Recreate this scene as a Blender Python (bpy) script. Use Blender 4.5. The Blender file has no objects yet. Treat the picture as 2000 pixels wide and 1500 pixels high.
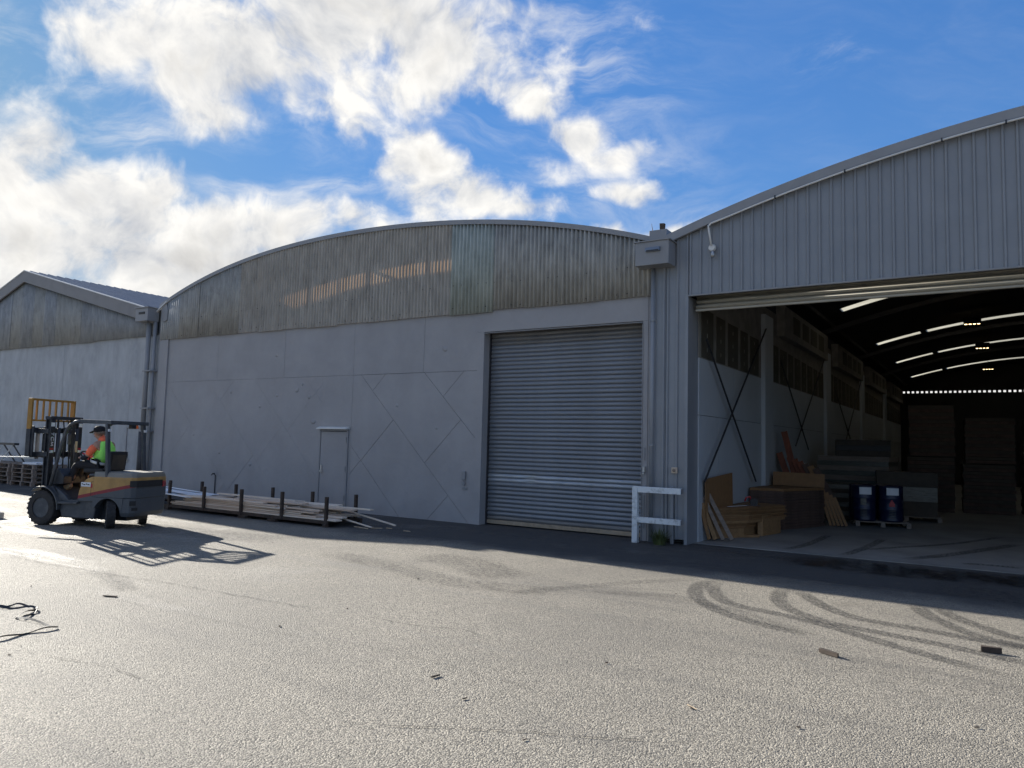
import bpy, bmesh, math, random
from mathutils import Vector, Matrix
random.seed(7)
PI = math.pi
scene = bpy.context.scene
col = scene.collection

# ------------------------------------------------------------------ camera
FOC, CAMH, D = 1470.0, 1.86, 14.226          # focal length in px of a 2000 px frame; eye height; distance to the fronts
YAW, PITCH, ROLL = -0.56832, 0.079045, 0.0247875
fw = Vector((math.sin(YAW)*math.cos(PITCH), math.cos(YAW)*math.cos(PITCH), math.sin(PITCH)))
rt0 = Vector((math.cos(YAW), -math.sin(YAW), 0)); up0 = rt0.cross(fw)
rt = rt0*math.cos(ROLL) + up0*math.sin(ROLL)
up = -rt0*math.sin(ROLL) + up0*math.cos(ROLL)
cam_data = bpy.data.cameras.new('camera')
cam = bpy.data.objects.new('camera', cam_data); col.objects.link(cam)
m = Matrix((rt, up, -fw)).transposed().to_4x4(); m.translation = (0, 0, CAMH)
cam.matrix_world = m
cam_data.sensor_width = 36; cam_data.lens = FOC/2000*36
cam_data.clip_start = .05; cam_data.clip_end = 3000
scene.camera = cam

# ------------------------------------------------------------------ sun, sky, exposure
SUN_EL, SUN_OFF = math.radians(21.0), math.radians(11.0)   # the sun stands behind the fronts, 11 degrees off their line
to_sun = Vector((-math.cos(SUN_OFF)*math.cos(SUN_EL), math.sin(SUN_OFF)*math.cos(SUN_EL), math.sin(SUN_EL)))
sl = bpy.data.lights.new('sun', 'SUN'); sl.energy = 5.0; sl.angle = math.radians(.5); sl.color = (1, .95, .86)
so = bpy.data.objects.new('sun', sl); col.objects.link(so)
so.rotation_euler = to_sun.to_track_quat('Z', 'Y').to_euler()
scene.view_settings.view_transform = 'Standard'; scene.view_settings.look = 'None'
scene.view_settings.gamma = 1; scene.view_settings.use_curve_mapping = False
scene.view_settings.exposure = 1.32

world = bpy.data.worlds.new('World'); scene.world = world; world.use_nodes = True
def build_world():
    nt = world.node_tree; nt.nodes.clear(); N = nt.nodes.new; K = nt.links.new
    def put(sock, v):
        if isinstance(v, (int, float)): sock.default_value = v
        elif isinstance(v, (tuple, list, Vector)): sock.default_value = v
        else: K(v, sock)
    def mth(op, a, b=None, c=None, clamp=False):
        n = N('ShaderNodeMath'); n.operation = op; n.use_clamp = clamp; put(n.inputs[0], a)
        if b is not None: put(n.inputs[1], b)
        if c is not None: put(n.inputs[2], c)
        return n.outputs[0]
    def vec(op, a, b=None, c=None):
        n = N('ShaderNodeVectorMath'); n.operation = op; put(n.inputs[0], a)
        if b is not None: put(n.inputs[1], b)
        if c is not None: put(n.inputs[2], c)
        return n.outputs['Value'] if op in ('DOT_PRODUCT', 'LENGTH') else n.outputs[0]
    def sstep(x, a, b):
        n = N('ShaderNodeMapRange'); n.interpolation_type = 'SMOOTHSTEP'; put(n.inputs[0], x)
        n.inputs[1].default_value = a; n.inputs[2].default_value = b; return n.outputs[0]
    def mix(f, a, b):
        n = N('ShaderNodeMix'); n.data_type = 'RGBA'; put(n.inputs[0], f); put(n.inputs[6], a); put(n.inputs[7], b); return n.outputs[2]
    sky = N('ShaderNodeTexSky'); sky.sky_type = 'NISHITA'; sky.sun_disc = False
    sky.sun_elevation = SUN_EL; sky.sun_rotation = math.atan2(to_sun.x, to_sun.y); sky.air_density = 1.0; sky.dust_density = .6; sky.ozone_density = 2.5
    tc = N('ShaderNodeTexCoord'); d = vec('NORMALIZE', tc.outputs['Generated'])
    # angular coordinates about the middle of the bank of clouds
    ww = mth('MAXIMUM', vec('DOT_PRODUCT', d, tuple(fw)), .12)
    cx = mth('DIVIDE', vec('DOT_PRODUCT', d, tuple(rt)), ww); cy = mth('DIVIDE', vec('DOT_PRODUCT', d, tuple(up)), ww)
    cb = N('ShaderNodeCombineXYZ'); K(cx, cb.inputs[0]); K(cy, cb.inputs[1]); uv = cb.outputs[0]
    def fbm(v, scale, detail, rough, dist=0, lac=2.1):
        n = N('ShaderNodeTexNoise'); n.noise_dimensions = '3D'; put(n.inputs['Vector'], v)
        n.inputs['Scale'].default_value = scale; n.inputs['Detail'].default_value = detail; n.inputs['Roughness'].default_value = rough
        n.inputs['Distortion'].default_value = dist; n.inputs['Lacunarity'].default_value = lac
        return n.outputs['Fac'], n.outputs['Color']
    _, wc = fbm(d, 5.0, 3, .55)
    dw = vec('ADD', d, vec('SCALE', vec('SUBTRACT', wc, (.5, .5, .5))))
    dw.node.inputs[1].links[0].from_node.inputs['Scale'].default_value = .11
    uvw = vec('ADD', uv, vec('SCALE', vec('SUBTRACT', wc, (.5, .5, .5))))
    uvw.node.inputs[1].links[0].from_node.inputs['Scale'].default_value = .10
    def blobs(lst, k=.42):
        tot = None
        for x, y, a, b, wgt in lst:
            c = ((x-1000)/FOC, (750-y)/FOC, 0)
            q = vec('MULTIPLY', vec('SUBTRACT', uvw, c), (FOC/a, FOC/b, 0))
            e = mth('MULTIPLY', mth('POWER', math.exp(-k), vec('DOT_PRODUCT', q, q)), wgt)
            if tot is None: tot = e
            else:
                n = N('ShaderNodeMath'); n.operation = 'SMOOTH_MAX'; K(tot, n.inputs[0]); K(e, n.inputs[1]); n.inputs[2].default_value = .12; tot = n.outputs[0]
        return tot
    cum = blobs([(240, 60, 110, 85, 1.15), (430, 80, 190, 110, 1.25), (660, 70, 220, 135, 1.35), (870, 100, 180, 95, 1.25), (1010, 165, 85, 60, 1.0), (1090, 90, 60, 90, .85), (440, 215, 100, 60, 1.0), (760, 175, 140, 40, .95), (590, 180, 120, 45, 1.0),
                 (20, 330, 90, 80, 1.3), (130, 400, 140, 75, 1.3), (280, 440, 120, 70, 1.2), (100, 500, 260, 80, 1.35), (420, 455, 150, 66, 1.25), (540, 430, 150, 42, 1.15), (690, 440, 120, 34, 1.1), (580, 460, 110, 36, 1.1), (400, 530, 300, 70, 1.3), (740, 455, 100, 26, 1.05), (120, 600, 500, 70, 1.3), (-260, 400, 220, 170, 1.2), (420, 660, 900, 90, 1.1),
                 (840, 345, 80, 44, 1.2), (905, 392, 130, 46, 1.2), (1010, 405, 65, 26, 1.05), (1150, 255, 66, 40, .95), (1215, 300, 84, 38, .95), (1080, 325, 60, 34, .8), (1215, 375, 70, 20, .92), (1240, 455, 170, 22, 1.05), (1850, 770, 700, 60, 1.3)])
    wsp = blobs([(190, 215, 130, 80, 1.15), (250, 270, 80, 46, 1.1), (560, 250, 130, 60, .7), (960, 260, 140, 50, .7), (30, 110, 110, 110, .8), (720, 285, 110, 40, .5), (560, 372, 180, 20, 1.1), (1130, 150, 150, 120, 1.0), (1120, 330, 190, 100, .8), (1610, 120, 60, 30, .8), (1290, 430, 130, 40, .5), (860, 420, 250, 30, .4)], .7)
    f0, _ = fbm(dw, 11, 10, .55)
    f1, _ = fbm(vec('ADD', dw, tuple(Vector(to_sun)*.022 + Vector((0, 0, .018)))), 11, 7, .56)
    # further round the sky the cumulus goes on by noise alone
    g0, _ = fbm(d, 2.3, 6, .55)
    front = sstep(vec('DOT_PRODUCT', d, tuple(fw)), .35, .72)
    away = mth('MULTIPLY', mth('SUBTRACT', 1.0, front), mth('MULTIPLY', sstep(g0, .44, .60), .95))
    base = mth('ADD', mth('MULTIPLY', cum, front), away)
    dens = mth('ADD', base, mth('MULTIPLY', mth('SUBTRACT', f0, .5), 2.2))
    cover = sstep(dens, .47, 1.06)
    # wind-drawn wisps
    mp = N('ShaderNodeMapping'); K(uvw, mp.inputs[0]); mp.inputs['Rotation'].default_value = (0, 0, math.radians(38)); mp.inputs['Scale'].default_value = (2.2, 6.5, 1)
    s0, _ = fbm(mp.outputs[0], 1.9, 9, .64, .4)
    wisp = mth('MULTIPLY', mth('MULTIPLY', sstep(s0, .40, .78), mth('MINIMUM', wsp, 1.1)), mth('MULTIPLY', front, .9))
    light = mth('MULTIPLY_ADD', mth('SUBTRACT', f0, f1), 2.8, .66, clamp=True)
    core = sstep(dens, 1.10, 1.7)
    wh = (4.9, 4.8, 4.6, 1); gr = (2.7, 2.8, 3.0, 1); cr = (2.25, 2.22, 2.2, 1)
    ccol = mix(core, mix(light, gr, wh), mix(mth('MULTIPLY', light, .5), cr, wh))
    tint = N('ShaderNodeMix'); tint.data_type = 'RGBA'; tint.blend_type = 'MULTIPLY'; tint.inputs[0].default_value = 1
    lum = vec('DOT_PRODUCT', sky.outputs[0], (.3, .5, .2))     # the bright glow round the sun is held back, as in the exposure of the photograph
    held = vec('SCALE', sky.outputs[0]); K(mth('DIVIDE', 2.0, mth('MULTIPLY_ADD', lum, .5, 1.0)), held.node.inputs['Scale'])
    K(held, tint.inputs[6]); tint.inputs[7].default_value = (.30, .57, .86, 1)
    sz = N('ShaderNodeSeparateXYZ'); K(d, sz.inputs[0])
    low = mth('MULTIPLY', mth('POWER', math.exp(-1), mth('MULTIPLY', mth('MAXIMUM', sz.outputs[2], 0.0), 7.0)), .62)      # paler air towards the horizon
    air = mix(low, tint.outputs[2], (2.5, 3.2, 4.1, 1))
    c1 = mix(wisp, air, (4.2, 4.25, 4.3, 1))
    c2 = mix(cover, c1, ccol)
    bg = N('ShaderNodeBackground'); K(c2, bg.inputs[0]); bg.inputs[1].default_value = .085
    out = N('ShaderNodeOutputWorld'); K(bg.outputs[0], out.inputs[0])
build_world()
scene.render.engine = 'CYCLES'
scene.cycles.max_bounces = 8; scene.cycles.diffuse_bounces = 4; scene.cycles.sample_clamp_indirect = 6

# ------------------------------------------------------------------ helpers
def mat(name, color, rough=.7, metal=0, var=.12, scale=3.0, detail=6, bump=0, bscale=40, color2=None, streak=None, spec=None, coord='Object', transl=0, grime=0, gcol=(.03, .03, .03), gscale=1.5):
    m = bpy.data.materials.new(name); m.use_nodes = True; nt = m.node_tree; b = nt.nodes['Principled BSDF']
    N = nt.nodes.new; K = nt.links.new
    tc = N('ShaderNodeTexCoord'); mp = N('ShaderNodeMapping'); K(tc.outputs[coord], mp.inputs[0])
    if streak: mp.inputs['Scale'].default_value = streak
    n = N('ShaderNodeTexNoise'); K(mp.outputs[0], n.inputs['Vector']); n.inputs['Scale'].default_value = scale; n.inputs['Detail'].default_value = detail; n.inputs['Roughness'].default_value = .62
    r = N('ShaderNodeValToRGB'); K(n.outputs['Fac'], r.inputs[0])
    c2 = color2 or tuple(max(0, c*(1+var*1.2)) for c in color)
    c1 = color if color2 else tuple(max(0, c*(1-var*1.2)) for c in color)
    r.color_ramp.elements[0].position = .32; r.color_ramp.elements[1].position = .70
    r.color_ramp.elements[0].color = (*c1, 1); r.color_ramp.elements[1].color = (*c2, 1)
    cs = r.outputs[0]
    if grime:
        g = N('ShaderNodeTexNoise'); K(tc.outputs[coord], g.inputs['Vector']); g.inputs['Scale'].default_value = gscale; g.inputs['Detail'].default_value = 9; g.inputs['Roughness'].default_value = .7
        rg = N('ShaderNodeMapRange'); K(g.outputs['Fac'], rg.inputs[0]); rg.inputs[1].default_value = .50; rg.inputs[2].default_value = .72; rg.inputs[4].default_value = grime
        mx = N('ShaderNodeMix'); mx.data_type = 'RGBA'; K(rg.outputs[0], mx.inputs[0]); K(cs, mx.inputs[6]); mx.inputs[7].default_value = (*gcol, 1); cs = mx.outputs[2]
    K(cs, b.inputs['Base Color'])
    b.inputs['Roughness'].default_value = rough; b.inputs['Metallic'].default_value = metal
    if spec is not None: b.inputs['Specular IOR Level'].default_value = spec
    if bump:
        bn = N('ShaderNodeTexNoise'); K(mp.outputs[0], bn.inputs['Vector']); bn.inputs['Scale'].default_value = bscale; bn.inputs['Detail'].default_value = 4
        bu = N('ShaderNodeBump'); bu.inputs['Strength'].default_value = 1; bu.inputs['Distance'].default_value = bump; K(bn.outputs['Fac'], bu.inputs['Height']); K(bu.outputs[0], b.inputs['Normal'])
    if transl:
        t = N('ShaderNodeBsdfTranslucent'); t.inputs[0].default_value = (.95, .58, .30, 1); ms = N('ShaderNodeMixShader'); ms.inputs[0].default_value = transl
        K(b.outputs[0], ms.inputs[1]); K(t.outputs[0], ms.inputs[2]); K(ms.outputs[0], nt.nodes['Material Output'].inputs[0])
    return m
def emit(name, color, s):
    m = bpy.data.materials.new(name); m.use_nodes = True; nt = m.node_tree; b = nt.nodes['Principled BSDF']
    n = nt.nodes.new('ShaderNodeTexNoise'); n.inputs['Scale'].default_value = 30
    b.inputs['Base Color'].default_value = (*color, 1); b.inputs['Emission Color'].default_value = (*color, 1); b.inputs['Emission Strength'].default_value = s
    return m

class MB:
    """collects geometry for ONE mesh object"""
    def __init__(s, off=(0, 0, 0)): s.v = []; s.f = []; s.off = Vector(off)
    def add(s, vs, fs):
        k = len(s.v); s.v += [tuple(v) for v in vs]; s.f += [tuple(k+i for i in f) for f in fs]; return s
    def box(s, x0, x1, y0, y1, z0, z1):
        return s.add([(x0, y0, z0), (x1, y0, z0), (x1, y1, z0), (x0, y1, z0), (x0, y0, z1), (x1, y0, z1), (x1, y1, z1), (x0, y1, z1)],
                     [(0, 3, 2, 1), (4, 5, 6, 7), (0, 1, 5, 4), (1, 2, 6, 5), (2, 3, 7, 6), (3, 0, 4, 7)])
    def beam(s, p, q, w, h, upv=(0, 0, 1)):
        p, q = Vector(p), Vector(q); a = (q-p).normalized(); u = Vector(upv)
        if abs(a.dot(u)) > .98: u = Vector((0, 1, 0))
        sd = a.cross(u).normalized()*w/2; u2 = sd.cross(a).normalized()*h/2
        vs = [c+o for c in (p, q) for o in (-sd-u2, sd-u2, sd+u2, -sd+u2)]
        return s.add(vs, [(0, 1, 2, 3)[::-1], (4, 5, 6, 7), (0, 1, 5, 4), (1, 2, 6, 5), (2, 3, 7, 6), (3, 0, 4, 7)])
    def tube(s, pts, r, n=8, closed=False):
        pts = [Vector(p) for p in pts]; L = len(pts); rings = []; prev = None
        for i, p in enumerate(pts):
            a = pts[(i+1) % L] if (closed or i < L-1) else p; b = pts[i-1] if (closed or i > 0) else p
            t = (a-b).normalized()
            u = prev if prev is not None else (Vector((0, 0, 1)) if abs(t.z) < .9 else Vector((1, 0, 0)))
            u = (u - t*u.dot(t)).normalized(); w = t.cross(u); prev = u
            rr = r[i] if isinstance(r, (list, tuple)) else r
            rings.append([p + (u*math.cos(2*PI*k/n) + w*math.sin(2*PI*k/n))*rr for k in range(n)])
        vs = [v for R in rings for v in R]; fs = []
        for i in range(L if closed else L-1):
            for k in range(n):
                a, b = i*n+k, i*n+(k+1) % n; c, d = ((i+1) % L)*n+(k+1) % n, ((i+1) % L)*n+k
                fs.append((a, b, c, d))
        if not closed: fs += [tuple(range(n))[::-1], tuple(range((L-1)*n, L*n))]
        return s.add(vs, fs)
    def prism(s, poly, fn, d0, d1):
        """poly: 2D outline; fn(a,b,d)->3D"""
        n = len(poly); vs = [fn(a, b, d0) for a, b in poly] + [fn(a, b, d1) for a, b in poly]
        fs = [tuple(range(n)), tuple(range(2*n-1, n-1, -1))] + [(i, (i+1) % n, n+(i+1) % n, n+i)[::-1] for i in range(n)]
        return s.add(vs, fs)
    def lathe(s, prof, c, ax, n=24):
        """prof: (radius, along) list; closed ring surface about axis ax through c"""
        c = Vector(c); ax = Vector(ax).normalized(); u = ax.orthogonal().normalized(); w = ax.cross(u); m = len(prof)
        vs = [c + ax*h + (u*math.cos(2*PI*k/n)+w*math.sin(2*PI*k/n))*r for r, h in prof for k in range(n)]
        fs = [(i*n+k, i*n+(k+1) % n, (i+1)*n+(k+1) % n, (i+1)*n+k) for i in range(m-1) for k in range(n)]
        if prof[0][0] > 1e-4: fs.append(tuple(range(n))[::-1])
        if prof[-1][0] > 1e-4: fs.append(tuple(range((m-1)*n, m*n)))
        return s.add(vs, fs)
    def build(s, name, material, parent=None, smooth=False, bevel=0, solid=0, segs=2):
        me = bpy.data.meshes.new(name); o = s.off
        me.from_pydata([(v[0]-o.x, v[1]-o.y, v[2]-o.z) for v in s.v], [], s.f); me.validate()
        bm = bmesh.new(); bm.from_mesh(me); bmesh.ops.recalc_face_normals(bm, faces=bm.faces); bm.to_mesh(me); bm.free()
        if smooth:
            for p in me.polygons: p.use_smooth = True
        me.materials.append(material)
        ob = bpy.data.objects.new(name, me); col.objects.link(ob)
        if parent is not None: ob.parent = parent
        if solid:
            md = ob.modifiers.new('thickness', 'SOLIDIFY'); md.thickness = solid; md.offset = -1
        if bevel:
            md = ob.modifiers.new('bevel', 'BEVEL'); md.width = bevel; md.segments = segs; md.limit_method = 'ANGLE'; md.angle_limit = math.radians(35)
        return ob
def tag(o, label=None, cat=None, group=None, kind=None):
    if label: o['label'] = label
    if cat: o['category'] = cat
    if group: o['group'] = group
    if kind: o['kind'] = kind
    return o
def thing(name, label, cat, loc=(0, 0, 0), rz=0, group=None):
    o = bpy.data.objects.new(name, None); col.objects.link(o); o.location = loc; o.rotation_euler = (0, 0, rz); o.empty_display_size = .2
    return tag(o, label, cat, group)
def copy_tree(o, parent=None):
    c = o.copy(); col.objects.link(c)
    if parent is not None: c.parent = parent
    for ch in list(o.children): copy_tree(ch, c)
    return c
def share(name, me, parent, loc=(0, 0, 0), rot=(0, 0, 0), scale=(1, 1, 1)):
    o = bpy.data.objects.new(name, me); col.objects.link(o); o.parent = parent; o.location = loc; o.rotation_euler = rot; o.scale = scale; return o
def clip(poly, a, b, c):
    """keep a*x+b*z<=c"""
    out = []
    for i in range(len(poly)):
        p, q = poly[i-1], poly[i]; dp, dq = a*p[0]+b*p[1]-c, a*q[0]+b*q[1]-c
        if (dp <= 0) != (dq <= 0):
            t = dp/(dp-dq); out.append((p[0]+(q[0]-p[0])*t, p[1]+(q[1]-p[1])*t))
        if dq <= 0: out.append(q)
    return out
def interp(x, kn):
    for (a, za), (b, zb) in zip(kn, kn[1:]):
        if x <= b: break
    t = (x-a)/(b-a); return za+(zb-za)*t
XZ = lambda a, b, d: (a, d, b)       # outline in a facade, thickness along y
XY = lambda a, b, d: (a, b, d)
YZ = lambda a, b, d: (d, a, b)

# ------------------------------------------------------------------ materials
M = {}
M['wall'] = mat('grey_wall_paint', (.305, .302, .308), .60, var=.08, scale=.9, detail=8, bump=.035, bscale=1.7, spec=.35, grime=.25, gcol=(.24, .235, .24), gscale=.6)
M['wall_left'] = mat('weathered_blue_grey_paint', (.36, .375, .39), .6, var=.14, scale=1.1, detail=9, bump=.006, bscale=3, spec=.35, grime=.5, gcol=(.19, .205, .225), gscale=1.1, streak=(2.2, 1, .8))
M['barge'] = mat('barge_board_paint', (.21, .205, .205), .6, var=.1, scale=1.5, detail=8, grime=.3, gcol=(.13, .13, .13))
M['trim'] = mat('dark_grey_trim_paint', (.24, .245, .255), .5, var=.06, scale=2, bump=.001, bscale=9)
M['clad'] = mat('painted_ribbed_steel', (.228, .240, .258), .34, var=.06, scale=1.2, detail=8, bump=.002, bscale=5, grime=.15, gcol=(.31, .31, .31), gscale=1)
M['backing'] = mat('dark_joint', (.04, .042, .05), .9)
def corr_mat(name, c, c2, transl=0, streakc=(.11, .105, .09)):
    return mat(name, c, .75, color2=c2, scale=2.0, detail=9, streak=(3, 1, .7), grime=.38, gcol=streakc, gscale=2.2, transl=transl, bump=.002, bscale=30)
M['corr'] = corr_mat('weathered_fibreglass', (.34, .315, .275), (.52, .49, .43), .11)
M['corr_dark'] = corr_mat('weathered_cement_sheet', (.27, .262, .235), (.45, .435, .395), streakc=(.10, .105, .095))
M['corr_green'] = corr_mat('mossy_cement_sheet', (.30, .325, .29), (.46, .49, .445), streakc=(.12, .145, .12))
M['corr_blue'] = corr_mat('bluish_cement_sheet', (.29, .30, .295), (.43, .44, .435))
M['corr_left'] = corr_mat('old_cement_sheet', (.25, .26, .265), (.38, .39, .39), streakc=(.12, .12, .12))
M['corr_yellow'] = corr_mat('yellowed_fibreglass', (.31, .31, .29), (.42, .415, .385))
M['slat'] = mat('worn_galvanised_slat', (.168, .182, .20), .4, .35, var=.16, scale=1.5, detail=9, streak=(.7, 1, 6), grime=.25, gcol=(.27, .29, .31), gscale=1.3)
M['slat_dirty'] = mat('grimy_slat', (.15, .148, .145), .5, .3, var=.3, scale=2, detail=9, streak=(.5, 1, 8), grime=.5, gcol=(.2, .18, .15), gscale=2)
M['slat_bright'] = mat('dented_bright_slat', (.30, .325, .35), .34, .45, var=.2, scale=2, detail=8, streak=(1, 1, 6))
M['wood_bar'] = mat('beige_bottom_bar', (.30, .24, .17), .7, var=.2, scale=6)
M['roof_blue'] = mat('blue_grey_roofing', (.16, .20, .27), .45, .3, var=.08, scale=2)
M['white_metal'] = mat('white_flashing', (.62, .62, .60), .5, var=.08)
M['cream'] = mat('cream_roller_curtain', (.36, .33, .26), .5, var=.12, scale=3, streak=(.5, 1, 5))
M['white_paint'] = mat('chipped_white_paint', (.62, .66, .68), .55, var=.06, scale=3, grime=.8, gcol=(.12, .13, .13), gscale=7)
M['steel'] = mat('galvanised_steel', (.40, .41, .42), .35, .8, var=.12, scale=10)
M['dark_steel'] = mat('dark_steel', (.045, .045, .05), .5, .4, var=.2, scale=8)
M['rust'] = mat('rusty_steel', (.050, .036, .028), .8, .1, var=.4, scale=9, detail=8, grime=.4, gcol=(.10, .055, .035), gscale=8)
M['pine'] = mat('pale_pine', (.58, .48, .38), .7, color2=(.74, .65, .54), scale=4, detail=8, streak=(.35, 6, 6))
M['pine2'] = mat('weathered_pine', (.46, .34, .25), .75, color2=(.62, .50, .39), scale=4, detail=8, streak=(.35, 6, 6))
M['pine_white'] = mat('white_primed_board', (.62, .65, .70), .6, color2=(.74, .77, .80), scale=3, streak=(.4, 5, 5))
M['pine_old'] = mat('silvered_pallet_wood', (.16, .125, .10), .85, color2=(.27, .22, .185), scale=5, detail=8, streak=(.5, 5, 5))
M['mdf'] = mat('brown_mdf', (.20, .105, .042), .75, var=.10, scale=7)
M['mdf_edge'] = mat('light_mdf', (.235, .135, .058), .75, var=.16, scale=12)
M['hardboard'] = mat('dark_hardboard', (.075, .045, .034), .8, var=.3, scale=5)
M['red_timber'] = mat('red_stained_timber', (.15, .042, .02), .75, var=.25, scale=4, streak=(3, 3, .5))
M['panel'] = mat('white_wall_sheet', (.42, .45, .48), .45, var=.05, scale=1)
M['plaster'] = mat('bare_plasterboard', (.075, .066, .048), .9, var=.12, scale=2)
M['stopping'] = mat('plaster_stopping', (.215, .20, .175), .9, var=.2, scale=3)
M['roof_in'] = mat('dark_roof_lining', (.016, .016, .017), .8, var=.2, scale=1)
M['truss'] = mat('truss_steel', (.05, .05, .05), .6, .3)
M['black'] = mat('black_rubber_plastic', (.018, .018, .02), .6, var=.2, scale=20)
M['tyre'] = mat('dusty_tyre', (.028, .027, .027), .82, var=.3, scale=9, bump=.002, bscale=30)
M['fl_grey'] = mat('forklift_grey_paint', (.055, .063, .075), .45, .1, var=.18, scale=5, detail=8, grime=.45, gcol=(.17, .17, .165), gscale=4.5)
M['fl_dark'] = mat('forklift_dark_paint', (.03, .034, .042), .45, .2, var=.25, scale=7, detail=8, grime=.35, gcol=(.11, .11, .11), gscale=6)
M['fl_yellow'] = mat('load_guard_yellow', (.36, .185, .030), .5, .05, var=.18, scale=6, detail=8, grime=.5, gcol=(.12, .07, .03), gscale=6)
M['red'] = mat('red_plastic', (.35, .02, .03), .4, var=.1)
M['orange'] = mat('hivis_orange', (1.0, .19, .085), .7, var=.08, scale=9)
M['lime'] = mat('hivis_lime', (.36, .95, .16), .65, var=.08, scale=9)
M['silver'] = mat('reflective_tape', (.62, .63, .62), .45, .0, var=.1)
M['navy'] = mat('navy_sleeve', (.014, .018, .03), .85, var=.2, scale=12)
M['trouser'] = mat('black_trousers', (.016, .016, .02), .85, var=.2, scale=12)
M['skin'] = mat('skin', (.42, .24, .17), .55, var=.06, scale=20)
M['boot'] = mat('tan_boot', (.30, .20, .11), .8, var=.15, scale=14)
M['drum'] = mat('blue_drum_paint', (.006, .010, .038), .35, .1, var=.15, scale=4)
M['paper'] = mat('white_label', (.66, .68, .70), .7, var=.03)
M['wrap'] = mat('stretch_wrap', (.085, .085, .07), .35, var=.3, scale=6, streak=(1, 1, 5))
M['cardboard'] = mat('dark_carton', (.06, .048, .036), .8, var=.2, scale=4)
M['grass'] = mat('dry_green_grass', (.045, .075, .022), .7, color2=(.13, .15, .05), scale=8)
M['amber'] = mat('amber_lens', (.85, .16, .03), .25, var=.05)
M['beige_plastic'] = mat('beige_plastic', (.45, .36, .27), .5)
M['led'] = emit('warm_led', (1, .72, .36), 2.2)
M['bark'] = mat('dark_splinter', (.055, .04, .03), .85, var=.3, scale=20)
M['chip'] = mat('pale_splinter', (.42, .33, .23), .8, var=.2, scale=20)

def ground_mat():
    m = bpy.data.materials.new('sealed_chip_asphalt'); m.use_nodes = True; nt = m.node_tree; b = nt.nodes['Principled BSDF']; N = nt.nodes.new; K = nt.links.new
    tc = N('ShaderNodeTexCoord'); P = tc.outputs['Object']
    def noise(s, d, r=.6, v=None):
        n = N('ShaderNodeTexNoise'); K(v or P, n.inputs['Vector']); n.inputs['Scale'].default_value = s; n.inputs['Detail'].default_value = d; n.inputs['Roughness'].default_value = r; return n.outputs['Fac']
    def rng(x, a, b2, c=0, d=1):
        n = N('ShaderNodeMapRange'); n.interpolation_type = 'SMOOTHSTEP'; K(x, n.inputs[0])
        for i, q in enumerate((a, b2, c, d)): n.inputs[i+1].default_value = q
        return n.outputs[0]
    def mixc(f, a, b2, mode='MIX'):
        n = N('ShaderNodeMix'); n.data_type = 'RGBA'; n.blend_type = mode
        for i, q in ((0, f), (6, a), (7, b2)):
            if isinstance(q, (tuple, float, int)): n.inputs[i].default_value = q
            else: K(q, n.inputs[i])
        return n.outputs[2]
    def mth(op, a, b2):
        n = N('ShaderNodeMath'); n.operation = op
        for i, q in ((0, a), (1, b2)):
            if isinstance(q, (float, int)): n.inputs[i].default_value = q
            else: K(q, n.inputs[i])
        return n.outputs[0]
    vo = N('ShaderNodeTexVoronoi'); K(P, vo.inputs['Vector']); vo.inputs['Scale'].default_value = 84
    vg = N('ShaderNodeSeparateColor'); K(vo.outputs['Color'], vg.inputs[0])
    stone = rng(vg.outputs[0], 0, 1)
    c = mixc(stone, (.068, .062, .052, 1), (.345, .312, .255, 1))
    fine = rng(noise(210, 2, .5), .36, .64); c = mixc(mth('MULTIPLY', fine, .30), c, (.46, .43, .365, 1)); pit = rng(noise(120, 2, .5), .60, .70); c = mixc(mth('MULTIPLY', pit, .9), c, (.05, .046, .04, 1))
    big = rng(noise(.35, 6), .38, .66); c = mixc(mth('MULTIPLY', big, .45), c, (.15, .139, .12, 1))
    mp = N('ShaderNodeMapping'); K(P, mp.inputs[0]); mp.inputs['Rotation'].default_value = (0, 0, math.radians(12)); mp.inputs['Scale'].default_value = (.18, 1.4, 1)
    drag = rng(noise(1.1, 7, .65, mp.outputs[0]), .5, .75); c = mixc(mth('MULTIPLY', drag, .5), c, (.105, .099, .09, 1))
    # the strip along the buildings is coloured darker, with a ragged edge
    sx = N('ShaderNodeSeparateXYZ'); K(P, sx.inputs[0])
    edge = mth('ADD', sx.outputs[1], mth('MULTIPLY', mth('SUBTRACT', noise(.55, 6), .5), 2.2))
    dark_strip = rng(edge, 10.7, 11.9)
    c = mixc(mth('MULTIPLY', dark_strip, .88), c, (.042, .044, .048, 1))
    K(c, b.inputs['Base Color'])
    wet = mth('MAXIMUM', mth('MULTIPLY', rng(noise(.5, 5), .52, .66), rng(edge, 6.2, 8.4)), mth('MULTIPLY', mth('MULTIPLY', drag, .9), rng(edge, 4.2, 6.0)))
    rr = N('ShaderNodeMapRange'); K(wet, rr.inputs[0]); rr.inputs[3].default_value = .76; rr.inputs[4].default_value = .42; K(rr.outputs[0], b.inputs['Roughness'])
    b.inputs['Specular IOR Level'].default_value = .32
    bu = N('ShaderNodeBump'); bu.inputs['Strength'].default_value = .9; bu.inputs['Distance'].default_value = .0125
    hgt = mth('ADD', mth('MULTIPLY', vo.outputs['Distance'], -.9), mth('MULTIPLY', noise(150, 3), .5))
    K(hgt, bu.inputs['Height']); K(bu.outputs[0], b.inputs['Normal'])
    return m
M['ground'] = ground_mat()
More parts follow.
